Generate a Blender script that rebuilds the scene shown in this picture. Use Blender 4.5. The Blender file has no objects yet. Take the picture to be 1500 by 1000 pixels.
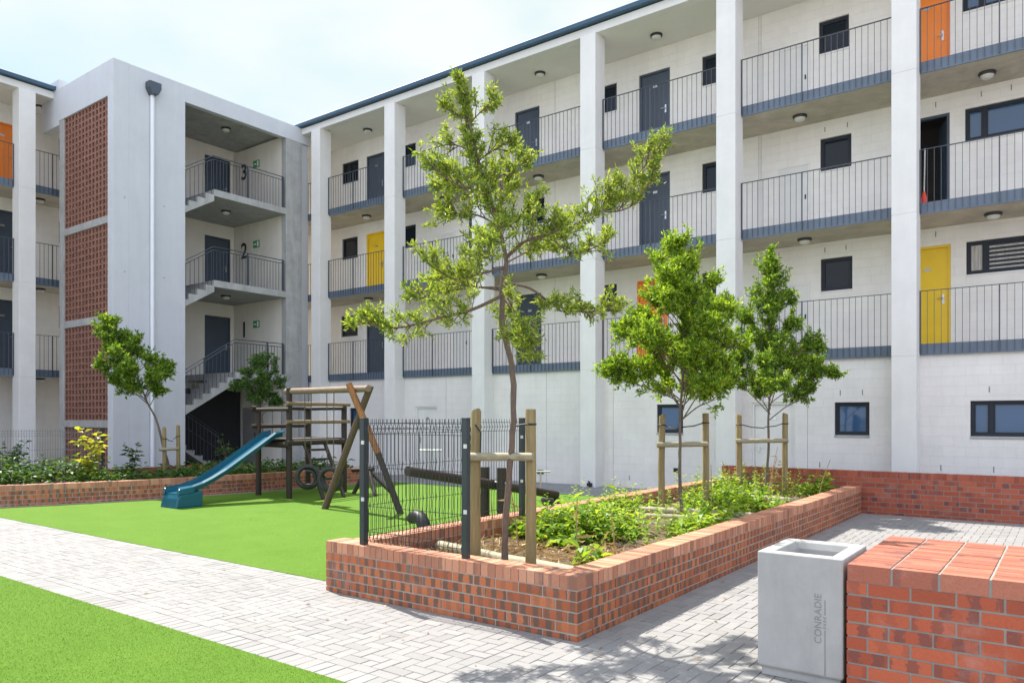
import bpy, bmesh, math, random
from mathutils import Vector, Matrix
random.seed(11)
R = math.radians
PI = math.pi
sc = bpy.context.scene
COL = sc.collection
U = random.uniform

# ------------------------------------------------------------------ materials
def new_mat(name):
    m = bpy.data.materials.new(name); m.use_nodes = True
    nt = m.node_tree
    return m, nt, nt.nodes['Principled BSDF']

def N(nt, t, **kw):
    n = nt.nodes.new(t)
    for k, v in kw.items(): setattr(n, k, v)
    return n

def ramp(nt, stops, src):
    r = N(nt, 'ShaderNodeValToRGB')
    el = r.color_ramp.elements
    while len(el) < len(stops): el.new(0.5)
    for e, (p, c) in zip(el, stops):
        e.position = p; e.color = (*c, 1)
    nt.links.new(src, r.inputs['Fac'])
    return r.outputs['Color']

def noise(nt, scale, detail=4, rough=.55, vec=None, dist=0):
    n = N(nt, 'ShaderNodeTexNoise')
    n.inputs['Scale'].default_value = scale; n.inputs['Detail'].default_value = detail
    n.inputs['Roughness'].default_value = rough; n.inputs['Distortion'].default_value = dist
    if vec is not None: nt.links.new(vec, n.inputs['Vector'])
    return n.outputs['Fac']

def wpos(nt, scale=None):
    g = N(nt, 'ShaderNodeNewGeometry')
    if scale is None: return g.outputs['Position']
    mp = N(nt, 'ShaderNodeMapping'); mp.inputs['Scale'].default_value = scale
    nt.links.new(g.outputs['Position'], mp.inputs['Vector'])
    return mp.outputs['Vector']

def mixc(nt, fac, a, b, mode='MIX'):
    m = N(nt, 'ShaderNodeMix', data_type='RGBA', blend_type=mode)
    for sock, v in ((m.inputs[0], fac), (m.inputs[6], a), (m.inputs[7], b)):
        if isinstance(v, (int, float)): sock.default_value = v
        elif isinstance(v, tuple): sock.default_value = (*v, 1)
        else: nt.links.new(v, sock)
    return m.outputs[2]

def math_(nt, op, a, b=None, c=None):
    m = N(nt, 'ShaderNodeMath', operation=op)
    for i, v in enumerate((a, b, c)):
        if v is None: continue
        if isinstance(v, (int, float)): m.inputs[i].default_value = v
        else: nt.links.new(v, m.inputs[i])
    return m.outputs[0]

def bump(nt, bs, h, strength=.3, dist=.01):
    b = N(nt, 'ShaderNodeBump'); b.inputs['Strength'].default_value = strength
    b.inputs['Distance'].default_value = dist
    nt.links.new(h, b.inputs['Height']); nt.links.new(b.outputs['Normal'], bs.inputs['Normal'])

def simple(name, c, rough=.6, var=.12, scale=8, metal=0, spec=.5, bstr=.15, bscale=None, stretch=None):
    m, nt, bs = new_mat(name)
    v = wpos(nt, stretch) if stretch else wpos(nt)
    f = noise(nt, scale, 5, .6, v)
    d = tuple(x*(1-var) for x in c); l = tuple(min(1, x*(1+var)) for x in c)
    nt.links.new(ramp(nt, [(.3, d), (.7, l)], f), bs.inputs['Base Color'])
    bs.inputs['Roughness'].default_value = rough; bs.inputs['Metallic'].default_value = metal
    bs.inputs['Specular IOR Level'].default_value = spec
    if bstr: bump(nt, bs, noise(nt, bscale or scale*6, 4, .6, v), bstr, .006)
    return m

def wall_mat(name, c, horizontal='XZ', block=(.39, .19), warm=None, bstr=.55):
    # white bagged blockwork: block courses as relief, blotchy paint, faint streaks
    m, nt, bs = new_mat(name)
    p = wpos(nt)
    sep = N(nt, 'ShaderNodeSeparateXYZ'); nt.links.new(p, sep.inputs[0])
    cmb = N(nt, 'ShaderNodeCombineXYZ')
    sxy = math_(nt, 'ADD', sep.outputs[0], sep.outputs[1])
    nt.links.new(sxy, cmb.inputs[0]); nt.links.new(sep.outputs[2], cmb.inputs[1])
    br = N(nt, 'ShaderNodeTexBrick'); nt.links.new(cmb.outputs[0], br.inputs['Vector'])
    br.inputs['Scale'].default_value = 1; br.inputs['Brick Width'].default_value = block[0]
    br.inputs['Row Height'].default_value = block[1]; br.inputs['Mortar Size'].default_value = .006
    br.inputs['Mortar Smooth'].default_value = .6
    br.inputs['Color1'].default_value = (1, 1, 1, 1); br.inputs['Color2'].default_value = (.965, .965, .965, 1)
    br.inputs['Mortar'].default_value = (.93, .93, .93, 1)
    f = noise(nt, 1.3, 6, .65, p); f2 = noise(nt, 5, 5, .7, wpos(nt, (1, 1, .15)))
    base = ramp(nt, [(.25, tuple(x*.88 for x in c)), (.7, c)], f)
    base = mixc(nt, .16, base, ramp(nt, [(.35, (.72, .70, .66)), (.6, (1, 1, 1))], f2), 'MULTIPLY')
    base = mixc(nt, .8, base, br.outputs['Color'], 'MULTIPLY')
    nt.links.new(base, bs.inputs['Base Color'])
    bs.inputs['Roughness'].default_value = .75
    h = math_(nt, 'ADD', math_(nt, 'MULTIPLY', br.outputs['Fac'], -1.0), math_(nt, 'MULTIPLY', noise(nt, 60, 4, .7, p), .5))
    bump(nt, bs, h, bstr, .006)
    return m

def concrete(name, c, var=.2, streak=.4, rough=.8, scale=2.2, bstr=.3):
    m, nt, bs = new_mat(name)
    p = wpos(nt)
    f = noise(nt, scale, 7, .68, p, .4)
    base = ramp(nt, [(.28, tuple(x*(1-var) for x in c)), (.72, tuple(min(1, x*(1+var*.6)) for x in c))], f)
    f2 = noise(nt, 4, 5, .7, wpos(nt, (1, 1, .12)))
    base = mixc(nt, streak, base, ramp(nt, [(.36, (.62, .61, .58)), (.6, (1, 1, 1))], f2), 'MULTIPLY')
    nt.links.new(base, bs.inputs['Base Color']); bs.inputs['Roughness'].default_value = rough
    bump(nt, bs, noise(nt, 90, 4, .7, p), bstr, .004)
    return m

def brick_mat(name, red, dark, amount=.62, freq=1.5, rag=1.8, mix=.92):
    m, nt, bs = new_mat(name)
    g = N(nt, 'ShaderNodeNewGeometry'); rnd = g.outputs['Random Per Island']
    uv = N(nt, 'ShaderNodeUVMap')
    sep = N(nt, 'ShaderNodeSeparateXYZ'); nt.links.new(uv.outputs[0], sep.inputs[0])
    nz = noise(nt, 34, 4, .65, g.outputs['Position'])
    ph = math_(nt, 'MULTIPLY', rnd, 37.0)
    w = math_(nt, 'SINE', math_(nt, 'ADD', math_(nt, 'MULTIPLY', sep.outputs[0], freq*2*PI), math_(nt, 'ADD', ph, math_(nt, 'MULTIPLY', nz, rag))))
    st = N(nt, 'ShaderNodeMapRange'); st.interpolation_type = 'SMOOTHSTEP'
    st.inputs[1].default_value = -.02; st.inputs[2].default_value = .35
    nt.links.new(w, st.inputs[0])
    r2 = math_(nt, 'FRACT', math_(nt, 'MULTIPLY', rnd, 91.7))
    on = N(nt, 'ShaderNodeMapRange'); on.inputs[1].default_value = 1-amount-.1; on.inputs[2].default_value = 1-amount+.25
    nt.links.new(r2, on.inputs[0])
    fac = math_(nt, 'MULTIPLY', st.outputs[0], on.outputs[0])
    c1 = ramp(nt, [(0, tuple(x*.78 for x in red)), (.5, red), (1, (red[0]*1.22, red[1]*1.4, red[2]*1.45))], rnd)
    sp = noise(nt, 140, 3, .7, g.outputs['Position'])
    c1 = mixc(nt, .5, c1, ramp(nt, [(.32, (.5, .45, .45)), (.55, (1, 1, 1))], sp), 'MULTIPLY')
    base = mixc(nt, math_(nt, 'MULTIPLY', fac, mix), c1, dark)
    # lime bloom / dirt
    bl = ramp(nt, [(.55, (0, 0, 0)), (.78, (1, 1, 1))], noise(nt, 3.2, 6, .7, g.outputs['Position']))
    base = mixc(nt, math_(nt, 'MULTIPLY', bl, .28), base, (.46, .40, .36))
    nt.links.new(base, bs.inputs['Base Color']); bs.inputs['Roughness'].default_value = .72
    bump(nt, bs, math_(nt, 'ADD', sp, math_(nt, 'MULTIPLY', nz, .8)), .4, .004)
    return m

def wood(name, c, stretch=(14, 14, 1.2), var=.35, rough=.7):
    m, nt, bs = new_mat(name)
    tc = N(nt, 'ShaderNodeTexCoord')
    mp = N(nt, 'ShaderNodeMapping'); mp.inputs['Scale'].default_value = stretch
    nt.links.new(tc.outputs['Object'], mp.inputs['Vector'])
    f = noise(nt, 2.2, 6, .7, mp.outputs['Vector'], .3)
    base = ramp(nt, [(.3, tuple(x*(1-var) for x in c)), (.55, c), (.78, tuple(min(1, x*(1+var)) for x in c))], f)
    f2 = noise(nt, 2.5, 4, .6, tc.outputs['Object'])
    base = mixc(nt, .5, base, ramp(nt, [(.35, (.72, .74, .68)), (.65, (1, 1, 1))], f2), 'MULTIPLY')
    nt.links.new(base, bs.inputs['Base Color']); bs.inputs['Roughness'].default_value = rough
    bump(nt, bs, f, .35, .004)
    return m

def leaf_mat(name, stops, transl=.4, rough=.45):
    m, nt, bs = new_mat(name)
    g = N(nt, 'ShaderNodeNewGeometry')
    c = ramp(nt, stops, g.outputs['Random Per Island'])
    c = mixc(nt, .45, c, ramp(nt, [(.3, (.55, .6, .5)), (.7, (1.0, 1.0, 1.0))], noise(nt, 3.0, 3, .6, g.outputs['Position'])), 'MULTIPLY')
    nt.links.new(c, bs.inputs['Base Color']); bs.inputs['Roughness'].default_value = rough
    bs.inputs['Specular IOR Level'].default_value = .35
    t = N(nt, 'ShaderNodeBsdfTranslucent')
    nt.links.new(mixc(nt, 1.0, c, (1.35, 1.25, .55), 'MULTIPLY'), t.inputs['Color'])
    mx = N(nt, 'ShaderNodeMixShader'); mx.inputs[0].default_value = transl
    nt.links.new(bs.outputs[0], mx.inputs[1]); nt.links.new(t.outputs[0], mx.inputs[2])
    nt.links.new(mx.outputs[0], nt.nodes['Material Output'].inputs['Surface'])
    return m

def bark_mat(name, c):
    return wood(name, c, (30, 30, 7), .4, .85)

M = {}
M['wall'] = wall_mat('white_blockwork', (.87, .835, .785), bstr=.55)
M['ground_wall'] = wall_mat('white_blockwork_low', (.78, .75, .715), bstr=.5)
M['smooth_white'] = concrete('painted_plaster', (.8, .785, .76), .06, .12, .7, 1.2, .15)
M['column'] = concrete('painted_concrete', (.735, .72, .695), .07, .10, .72, 1.5, .25)
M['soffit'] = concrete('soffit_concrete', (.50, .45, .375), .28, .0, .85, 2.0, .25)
M['roof_soffit'] = concrete('soffit_board', (.74, .72, .68), .05, .0, .8, 1.2, .05)
M['raw'] = concrete('raw_concrete', (.40, .40, .39), .22, .45, .85, 2.4, .35)
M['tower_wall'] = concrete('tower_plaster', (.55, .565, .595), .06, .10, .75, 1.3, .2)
M['tower_in'] = concrete('tower_inner_plaster', (.72, .68, .61), .08, .15, .8, 1.3, .2)
M['band'] = simple('slate_blue_paint', (.105, .138, .185), .45, .12, 3, bstr=.05)
M['rail'] = simple('dark_rail_paint', (.055, .066, .085), .4, .1, 10, bstr=0)
M['slate_door'] = simple('slate_door_paint', (.052, .070, .096), .42, .08, 3, bstr=.05)
M['orange_door'] = simple('orange_door_paint', (.86, .235, .028), .42, .05, 3, bstr=.05)
M['yellow_door'] = simple('yellow_door_paint', (.80, .52, .012), .42, .05, 3, bstr=.05)
M['white_door'] = simple('white_door_paint', (.70, .685, .65), .5, .05, 3, bstr=.05)
M['alu'] = simple('charcoal_aluminium', (.022, .027, .036), .5, .1, 6, spec=.25, bstr=0)
M['steel'] = simple('brushed_steel', (.55, .55, .55), .3, .08, 10, 1.0, bstr=0)
M['roof_blue'] = simple('blue_roof_sheet', (.030, .085, .150), .4, .12, 4, bstr=.05)
M['interior'] = simple('dim_interior', (.10, .095, .09), .9, .1, 3, bstr=0)
M['curtain'] = simple('curtain_cloth', (.45, .43, .40), .9, .25, 5, stretch=(6, 6, .6))
M['lamp_body'] = simple('lamp_body', (.03, .03, .033), .5, .1, 6, bstr=0)
M['diffuser'] = simple('lamp_diffuser', (.62, .61, .57), .35, .03, 6, bstr=0)
M['pipe'] = simple('white_pvc', (.72, .74, .78), .35, .04, 3, bstr=0)
M['black'] = simple('black_paint', (.012, .012, .014), .6, .1, 6, bstr=0)
M['terracotta'] = simple('terracotta_block', (.235, .112, .080), .8, .28, 9, bstr=.3)
M['green_sign'] = simple('green_sign', (.02, .26, .08), .4, .05, 4, bstr=0)
M['white_mark'] = simple('white_mark', (.8, .8, .8), .5, .02, 4, bstr=0)
M['light_mortar'] = concrete('light_mortar', (.40, .375, .33), .2, .2, .9, 6, .4)
M['mortar'] = concrete('mortar', (.28, .262, .228), .2, .2, .9, 6, .4)
M['brick'] = brick_mat('flashed_brick', (.42, .116, .042), (.105, .072, .050), 1.0, 2.0, 2.4, .86)
M['cap_brick'] = brick_mat('cap_brick', (.49, .205, .115), (.21, .10, .065), .45, .9)
M['bench_brick'] = brick_mat('bench_brick', (.40, .082, .032), (.15, .05, .040), .55, 1.7, 5.0, .75)
M['bench_cap'] = brick_mat('bench_cap_brick', (.34, .105, .06), (.17, .06, .048), .35, .8)
M['far_brick'] = brick_mat('far_wall_brick', (.34, .068, .03), (.125, .045, .045), .4, 1.2)
M['bin'] = concrete('cast_concrete', (.385, .378, .36), .16, .30, .78, 2.5, .35)
M['letter'] = simple('grey_lettering', (.22, .22, .21), .8, .1, 10, bstr=0)
M['dark_post'] = simple('charcoal_fence_paint', (.022, .032, .036), .4, .12, 5, bstr=.05)
M['fence_wire'] = simple('charcoal_wire', (.012, .016, .019), .4, .1, 5, bstr=0)
M['grey_wire'] = simple('grey_wire', (.16, .18, .19), .4, .1, 5, bstr=0)
M['clip'] = simple('fence_clip', (.6, .6, .55), .4, .1, 5, bstr=0)
M['stake'] = wood('treated_pine', (.27, .20, .085))
M['log'] = wood('weathered_log', (.33, .29, .19), (3, 20, 20))
M['dark_wood'] = wood('dark_creosoted_pole', (.034, .021, .013))
M['pole_wood'] = wood('brown_swing_pole', (.095, .060, .037))
M['orange_wood'] = wood('orange_swing_pole', (.30, .125, .035))
M['rail_wood'] = wood('pale_worn_rail', (.24, .165, .11), (2, 20, 20))
M['slide'] = simple('teal_slide_plastic', (.006, .090, .140), .22, .1, 2, bstr=.03)
M['rubber'] = simple('black_rubber', (.014, .014, .015), .5, .2, 20, bstr=.3)
M['rope'] = simple('rope', (.10, .085, .06), .9, .2, 30, bstr=.2)
M['chain'] = simple('dark_strap', (.02, .02, .022), .5, .1, 20, bstr=0)
M['bark'] = bark_mat('brown_bark', (.150, .105, .078))
M['bark_grey'] = bark_mat('grey_bark', (.15, .115, .085))
G1 = [(0, (.025, .075, .012)), (.35, (.065, .150, .022)), (.75, (.13, .235, .032)), (1, (.25, .32, .05))]
M['leaf_main'] = leaf_mat('leaf_feathery', [(0, (.10, .17, .035)), (.35, (.21, .30, .05)), (.75, (.34, .44, .075)), (1, (.50, .55, .14))], .52)
M['leaf_mid'] = leaf_mat('leaf_bright', [(0, (.08, .18, .02)), (.35, (.19, .33, .03)), (.75, (.33, .47, .045)), (1, (.48, .57, .08))], .52)
M['leaf_dark'] = leaf_mat('leaf_dark', [(0, (.05, .13, .018)), (.35, (.13, .25, .03)), (.75, (.25, .38, .045)), (1, (.42, .52, .075))], .5)
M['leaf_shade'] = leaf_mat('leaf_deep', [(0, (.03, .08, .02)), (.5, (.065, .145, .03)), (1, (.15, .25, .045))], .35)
M['leaf_yellow'] = leaf_mat('leaf_yellow', [(0, (.25, .30, .02)), (.5, (.45, .46, .03)), (1, (.60, .58, .06))], .45)
M['weed'] = leaf_mat('leaf_weed', [(0, (.08, .18, .018)), (.35, (.20, .36, .03)), (.75, (.34, .48, .05)), (1, (.50, .56, .10))], .48)
M['dry'] = leaf_mat('dry_stalk', [(0, (.22, .12, .05)), (.5, (.36, .23, .10)), (1, (.50, .36, .19))], .2)

def glass_mat(name, c, rough=.04, spec=.9):
    m, nt, bs = new_mat(name)
    bs.inputs['Base Color'].default_value = (*c, 1); bs.inputs['Roughness'].default_value = rough
    bs.inputs['Specular IOR Level'].default_value = spec; bs.inputs['IOR'].default_value = 1.45
    bump(nt, bs, noise(nt, 1.1, 2, .5, wpos(nt)), .03, .05)
    return m
M['glass'] = glass_mat('dark_window_glass', (.012, .018, .026), .04, .28)
M['sky_tint_glass'] = glass_mat('sky_tint_window_glass', (.032, .088, .18), .05, .7)  # blue of the reflected sky put into the base colour

def soil_mat():
    m, nt, bs = new_mat('soil')
    p = wpos(nt)
    c = ramp(nt, [(.3, (.06, .04, .026)), (.55, (.14, .095, .06)), (.75, (.27, .2, .13))], noise(nt, 14, 7, .7, p))
    nt.links.new(c, bs.inputs['Base Color']); bs.inputs['Roughness'].default_value = .95
    bump(nt, bs, noise(nt, 30, 6, .7, p), .9, .03)
    return m
M['soil'] = soil_mat()

def turf_mat():
    m, nt, bs = new_mat('artificial_turf')
    p = wpos(nt)
    f = noise(nt, 95, 4, .75, p); f2 = noise(nt, 1.6, 6, .7, p); f3 = noise(nt, 320, 2, .7, p)
    c = ramp(nt, [(.28, (.068, .160, .014)), (.5, (.115, .226, .026)), (.74, (.172, .288, .045))], f)
    c = mixc(nt, .55, c, ramp(nt, [(.3, (.74, .82, .66)), (.7, (1.10, 1.02, 1.10))], f2), 'MULTIPLY')
    c = mixc(nt, .5, c, ramp(nt, [(.35, (.62, .66, .5)), (.6, (1.05, 1.05, 1.0))], f3), 'MULTIPLY')
    nt.links.new(c, bs.inputs['Base Color']); bs.inputs['Roughness'].default_value = .75
    bs.inputs['Specular IOR Level'].default_value = .08
    bump(nt, bs, math_(nt, 'ADD', f, f3), .7, .012)
    return m
M['turf'] = turf_mat()
M['turf_blade'] = leaf_mat('turf_blade', [(0, (.09, .20, .018)), (.5, (.175, .31, .04)), (1, (.33, .44, .13))], .25)

def paver_mat(name, c, var=.22):
    m, nt, bs = new_mat(name)
    g = N(nt, 'ShaderNodeNewGeometry'); p = g.outputs['Position']
    base = ramp(nt, [(0, tuple(x*(1-var) for x in c)), (.25, tuple(x*(1-var*.35) for x in c)), (1, tuple(x*(1+var*.25) for x in c))], g.outputs['Random Per Island'])
    base = mixc(nt, .5, base, ramp(nt, [(.3, (.74, .74, .76)), (.62, (1, 1, 1))], noise(nt, 1.1, 7, .7, p, .5)), 'MULTIPLY')
    base = mixc(nt, .35, base, ramp(nt, [(.35, (.66, .66, .66)), (.6, (1, 1, 1))], noise(nt, 190, 3, .7, p)), 'MULTIPLY')
    nt.links.new(base, bs.inputs['Base Color']); bs.inputs['Roughness'].default_value = .8
    bump(nt, bs, noise(nt, 160, 4, .7, p), .35, .003)
    return m
M['paver'] = paver_mat('grey_paver', (.258, .249, .240), .15)
M['kerb'] = paver_mat('kerb_concrete', (.33, .32, .31), .1)
M['joint'] = concrete('joint_sand', (.215, .207, .195), .2, 0, .95, 9, .3)
M['slab'] = paver_mat('shaded_slab', (.24, .243, .25), .12)
M['ground'] = concrete('courtyard_ground', (.34, .33, .32), .15, 0, .9, .6, .2)

# ------------------------------------------------------------------ mesh builder
class MB:
    def __init__(s): s.v = []; s.f = []; s.mi = []; s.uv = None
    def quad(s, a, b, c, d, mi=0):
        n = len(s.v); s.v += [tuple(a), tuple(b), tuple(c), tuple(d)]; s.f.append((n, n+1, n+2, n+3)); s.mi.append(mi)
    def tri(s, a, b, c, mi=0):
        n = len(s.v); s.v += [tuple(a), tuple(b), tuple(c)]; s.f.append((n, n+1, n+2)); s.mi.append(mi)
    def box(s, x0, x1, y0, y1, z0, z1, mi=0):
        n = len(s.v)
        s.v += [(x0,y0,z0),(x1,y0,z0),(x1,y1,z0),(x0,y1,z0),(x0,y0,z1),(x1,y0,z1),(x1,y1,z1),(x0,y1,z1)]
        s.f += [(n,n+3,n+2,n+1),(n+4,n+5,n+6,n+7),(n,n+1,n+5,n+4),(n+1,n+2,n+6,n+5),(n+2,n+3,n+7,n+6),(n+3,n,n+4,n+7)]
        s.mi += [mi]*6
        return s
    def obox(s, c, ax, ay, az, mi=0, us=None):
        # oriented box: centre and three half-vectors
        c = Vector(c); ax = Vector(ax); ay = Vector(ay); az = Vector(az); n = len(s.v)
        for sz in (-1, 1):
            for sx, sy in ((-1,-1),(1,-1),(1,1),(-1,1)):
                s.v.append(tuple(c+ax*sx+ay*sy+az*sz))
        fs = [(0,3,2,1),(4,5,6,7),(0,1,5,4),(1,2,6,5),(2,3,7,6),(3,0,4,7)]
        for f in fs: s.f.append(tuple(n+i for i in f)); s.mi.append(mi)
        if us is not None:
            if s.uv is None: s.uv = {}
            u0, u1 = us
            fx = [0,1,1,0,0,1,1,0]; fy = [0,0,1,1,0,0,1,1]
            k = len(s.f)-6
            for j, f in enumerate(fs):
                s.uv[k+j] = [((u0+(u1-u0)*fx[i]) if j not in (3, 5) else (u0+.75*fy[i]), .5) for i in f]
    def tube(s, pts, rad, n=8, mi=0, cap=True):
        pts = [Vector(p) for p in pts]
        if not isinstance(rad, (list, tuple)): rad = [rad]*len(pts)
        rings = []; prev = None
        for i, p in enumerate(pts):
            a = pts[max(0, i-1)]; b = pts[min(len(pts)-1, i+1)]
            d = (b-a).normalized()
            if prev is None:
                x = d.orthogonal().normalized()
            else:
                x = (prev-d*prev.dot(d))
                x = x.normalized() if x.length > 1e-6 else d.orthogonal().normalized()
            prev = x; y = d.cross(x); st = len(s.v)
            for k in range(n):
                t = 2*PI*k/n; s.v.append(tuple(p+(x*math.cos(t)+y*math.sin(t))*rad[i]))
            rings.append(st)
        for a, b in zip(rings, rings[1:]):
            for k in range(n):
                s.f.append((a+k, a+(k+1) % n, b+(k+1) % n, b+k)); s.mi.append(mi)
        if cap:
            s.f.append(tuple(rings[0]+k for k in reversed(range(n)))); s.mi.append(mi)
            s.f.append(tuple(rings[-1]+k for k in range(n))); s.mi.append(mi)
        return s
    def lathe(s, c, prof, n=20, mi=0):
        c = Vector(c); rs = []
        for r, z in prof:
            st = len(s.v)
            for k in range(n):
                t = 2*PI*k/n; s.v.append((c.x+r*math.cos(t), c.y+r*math.sin(t), c.z+z))
            rs.append(st)
        for a, b in zip(rs, rs[1:]):
            for k in range(n): s.f.append((a+k, a+(k+1) % n, b+(k+1) % n, b+k)); s.mi.append(mi)
        s.f.append(tuple(rs[0]+k for k in reversed(range(n)))); s.mi.append(mi)
        s.f.append(tuple(rs[-1]+k for k in range(n))); s.mi.append(mi)
        return s
    def prism(s, poly, axis, a, b, mi=0):
        # polygon in the two other axes, swept along axis 'x' or 'y' or 'z' from a to b
        def P(p, t):
            return {'x': (t, p[0], p[1]), 'y': (p[0], t, p[1]), 'z': (p[0], p[1], t)}[axis]
        n = len(s.v); k = len(poly)
        s.v += [P(p, a) for p in poly]+[P(p, b) for p in poly]
        s.f.append(tuple(n+i for i in reversed(range(k)))); s.f.append(tuple(n+k+i for i in range(k))); s.mi += [mi, mi]
        for i in range(k):
            j = (i+1) % k; s.f.append((n+i, n+j, n+k+j, n+k+i)); s.mi.append(mi)
        return s
    def build(s, name, mats, parent=None, smooth=False, bevel=0, fix=True):
        me = bpy.data.meshes.new(name); me.from_pydata(s.v, [], s.f)
        if not isinstance(mats, (list, tuple)): mats = [mats]
        for m in mats: me.materials.append(m)
        if len(mats) > 1: me.polygons.foreach_set('material_index', s.mi)
        if s.uv is not None:
            ul = me.uv_layers.new(name='UVMap')
            for p in me.polygons:
                u = s.uv.get(p.index)
                if u:
                    for li, c in zip(p.loop_indices, u): ul.data[li].uv = c
        if fix:
            bm = bmesh.new(); bm.from_mesh(me); bmesh.ops.recalc_face_normals(bm, faces=bm.faces); bm.to_mesh(me); bm.free()
        if smooth: me.polygons.foreach_set('use_smooth', [True]*len(me.polygons))
        o = bpy.data.objects.new(name, me); COL.objects.link(o)
        if parent is not None: o.parent = parent
        if bevel:
            b = o.modifiers.new('bevel', 'BEVEL'); b.width = bevel; b.segments = 2; b.limit_method = 'ANGLE'
            b.harden_normals = False
        if smooth:
            try: me.set_sharp_from_angle(angle=R(45))
            except Exception: pass
        return o

def thing(name, label, cat, loc=(0, 0, 0), rz=0, group=None):
    o = bpy.data.objects.new(name, None); COL.objects.link(o); o.empty_display_size = .2
    o.location = loc; o.rotation_euler = (0, 0, rz)
    o['label'] = label; o['category'] = cat
    if group: o['group'] = group
    return o
def tag(o, label, cat, group=None, kind=None):
    o['label'] = label; o['category'] = cat
    if group: o['group'] = group
    if kind: o['kind'] = kind
    return o
def struct(o): o['kind'] = 'structure'; return o
def copy_tree(o, parent=None):
    c = o.copy(); COL.objects.link(c)
    if parent is not None: c.parent = parent
    for ch in list(o.children): copy_tree(ch, c)
    return c

def text_mesh(body, size, depth, mat, name, parent, mtx, align='CENTER', spacing=1.0):
    cu = bpy.data.curves.new(name, 'FONT'); cu.body = body; cu.size = size; cu.extrude = depth
    if name == 'floor_number': cu.offset = .014
    cu.align_x = align; cu.align_y = 'CENTER'; cu.space_character = spacing
    tmp = bpy.data.objects.new(name+'_tmp', cu); COL.objects.link(tmp)
    bpy.context.view_layer.update()
    dg = bpy.context.evaluated_depsgraph_get()
    me = bpy.data.meshes.new_from_object(tmp.evaluated_get(dg))
    bpy.data.objects.remove(tmp)
    me.transform(mtx); me.materials.clear(); me.materials.append(mat)
    o = bpy.data.objects.new(name, me); COL.objects.link(o); o.parent = parent
    return o

# ------------------------------------------------------------------ apartment block parts (local: x along facade, y into the building, z up)
L = [None, 2.88, 5.58, 8.28]     # underside of each deck edge band
BAND = .22
ROOFS = 11.08
DECK_Y = .37; WALL_Y = 1.72; GW_Y = .43

def holed_wall(mb, x0, x1, z0, z1, y, holes, depth=.14, mi=0):
    xs = sorted({x0, x1, *[h[0] for h in holes], *[h[1] for h in holes]})
    zs = sorted({z0, z1, *[h[2] for h in holes], *[h[3] for h in holes]})
    for a, b in zip(xs, xs[1:]):
        for c, d in zip(zs, zs[1:]):
            mx, mz = (a+b)/2, (c+d)/2
            if any(h[0] < mx < h[1] and h[2] < mz < h[3] for h in holes): continue
            mb.quad((a, y, c), (b, y, c), (b, y, d), (a, y, d), mi)
    for a, b, c, d in holes:
        e = y+depth
        mb.quad((a, y, c), (a, e, c), (a, e, d), (a, y, d), mi); mb.quad((b, y, c), (b, y, d), (b, e, d), (b, e, c), mi)
        mb.quad((a, y, d), (a, e, d), (b, e, d), (b, y, d), mi); mb.quad((a, y, c), (b, y, c), (b, e, c), (a, e, c), mi)

def window(root, x0, x1, z0, z1, y, kind='single'):
    f = MB(); t = .05; yy = y+.045; yb = y+.105
    f.box(x0+.001, x1-.001, yy, yb, z0+.001, z0+t); f.box(x0+.001, x1-.001, yy, yb, z1-t, z1-.001)
    f.box(x0+.001, x0+t, yy, yb, z0+t, z1-t); f.box(x1-t, x1-.001, yy, yb, z0+t, z1-t)
    panes = [(x0+t, x1-t)]
    if kind not in ('single', 'bluesingle'):
        xm = x0+.30; f.box(xm, xm+.06, yy, yb, z0+t, z1-t); panes = [(x0+t, xm), (xm+.06, x1-t)]
    # sash frame
    for a, b in panes:
        w = .028
        f.box(a, b, yy+.012, yb-.01, z0+t, z0+t+w); f.box(a, b, yy+.012, yb-.01, z1-t-w, z1-t)
        f.box(a, a+w, yy+.012, yb-.01, z0+t+w, z1-t-w); f.box(b-w, b, yy+.012, yb-.01, z0+t+w, z1-t-w)
    if kind == 'grille':
        n = 5
        for i in range(1, n): f.box(x0+t, x1-t, yb-.012, yb-.004, z0+(z1-z0)*i/n-.006, z0+(z1-z0)*i/n+.006)
    o = f.build('window', M['alu'], root)
    for i, (a, b) in enumerate(panes):
        g = MB(); g.quad((a, yb-.02, z0+t), (b, yb-.02, z0+t), (b, yb-.02, z1-t), (a, yb-.02, z1-t))
        g.build('pane', M['sky_tint_glass'] if kind in ('blue', 'bluesingle') else M['glass'], o, fix=False)
    if kind == 'curtain':
        c = MB()
        a, b = panes[0]
        k = 14
        for i in range(k):
            u0, u1 = a+(b-a)*i/k, a+(b-a)*(i+1)/k
            ya = yb-.028+.006*math.sin(i*1.9); yc = yb-.028+.006*math.sin((i+1)*1.9)
            c.quad((u0, ya, z0+t), (u1, yc, z0+t), (u1, yc, z1-t), (u0, ya, z1-t))
        c.build('curtain', M['curtain'], o, smooth=True)
        bl = MB(); a, b = panes[1]
        for i in range(6):
            zz = z0+t+.03+(z1-z0-2*t-.05)*i/6
            bl.box(a+.03, b-.03, yb-.034, yb-.026, zz, zz+.035)
        bl.build('blind', M['curtain'], o)
    s = MB(); s.box(x0-.005, x1+.005, y-.014, y+.04, z0-.045, z0-.002)
    s.build('sill', M['raw'] if y < 1 else M['column'], o, bevel=.004)
    return o

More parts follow.
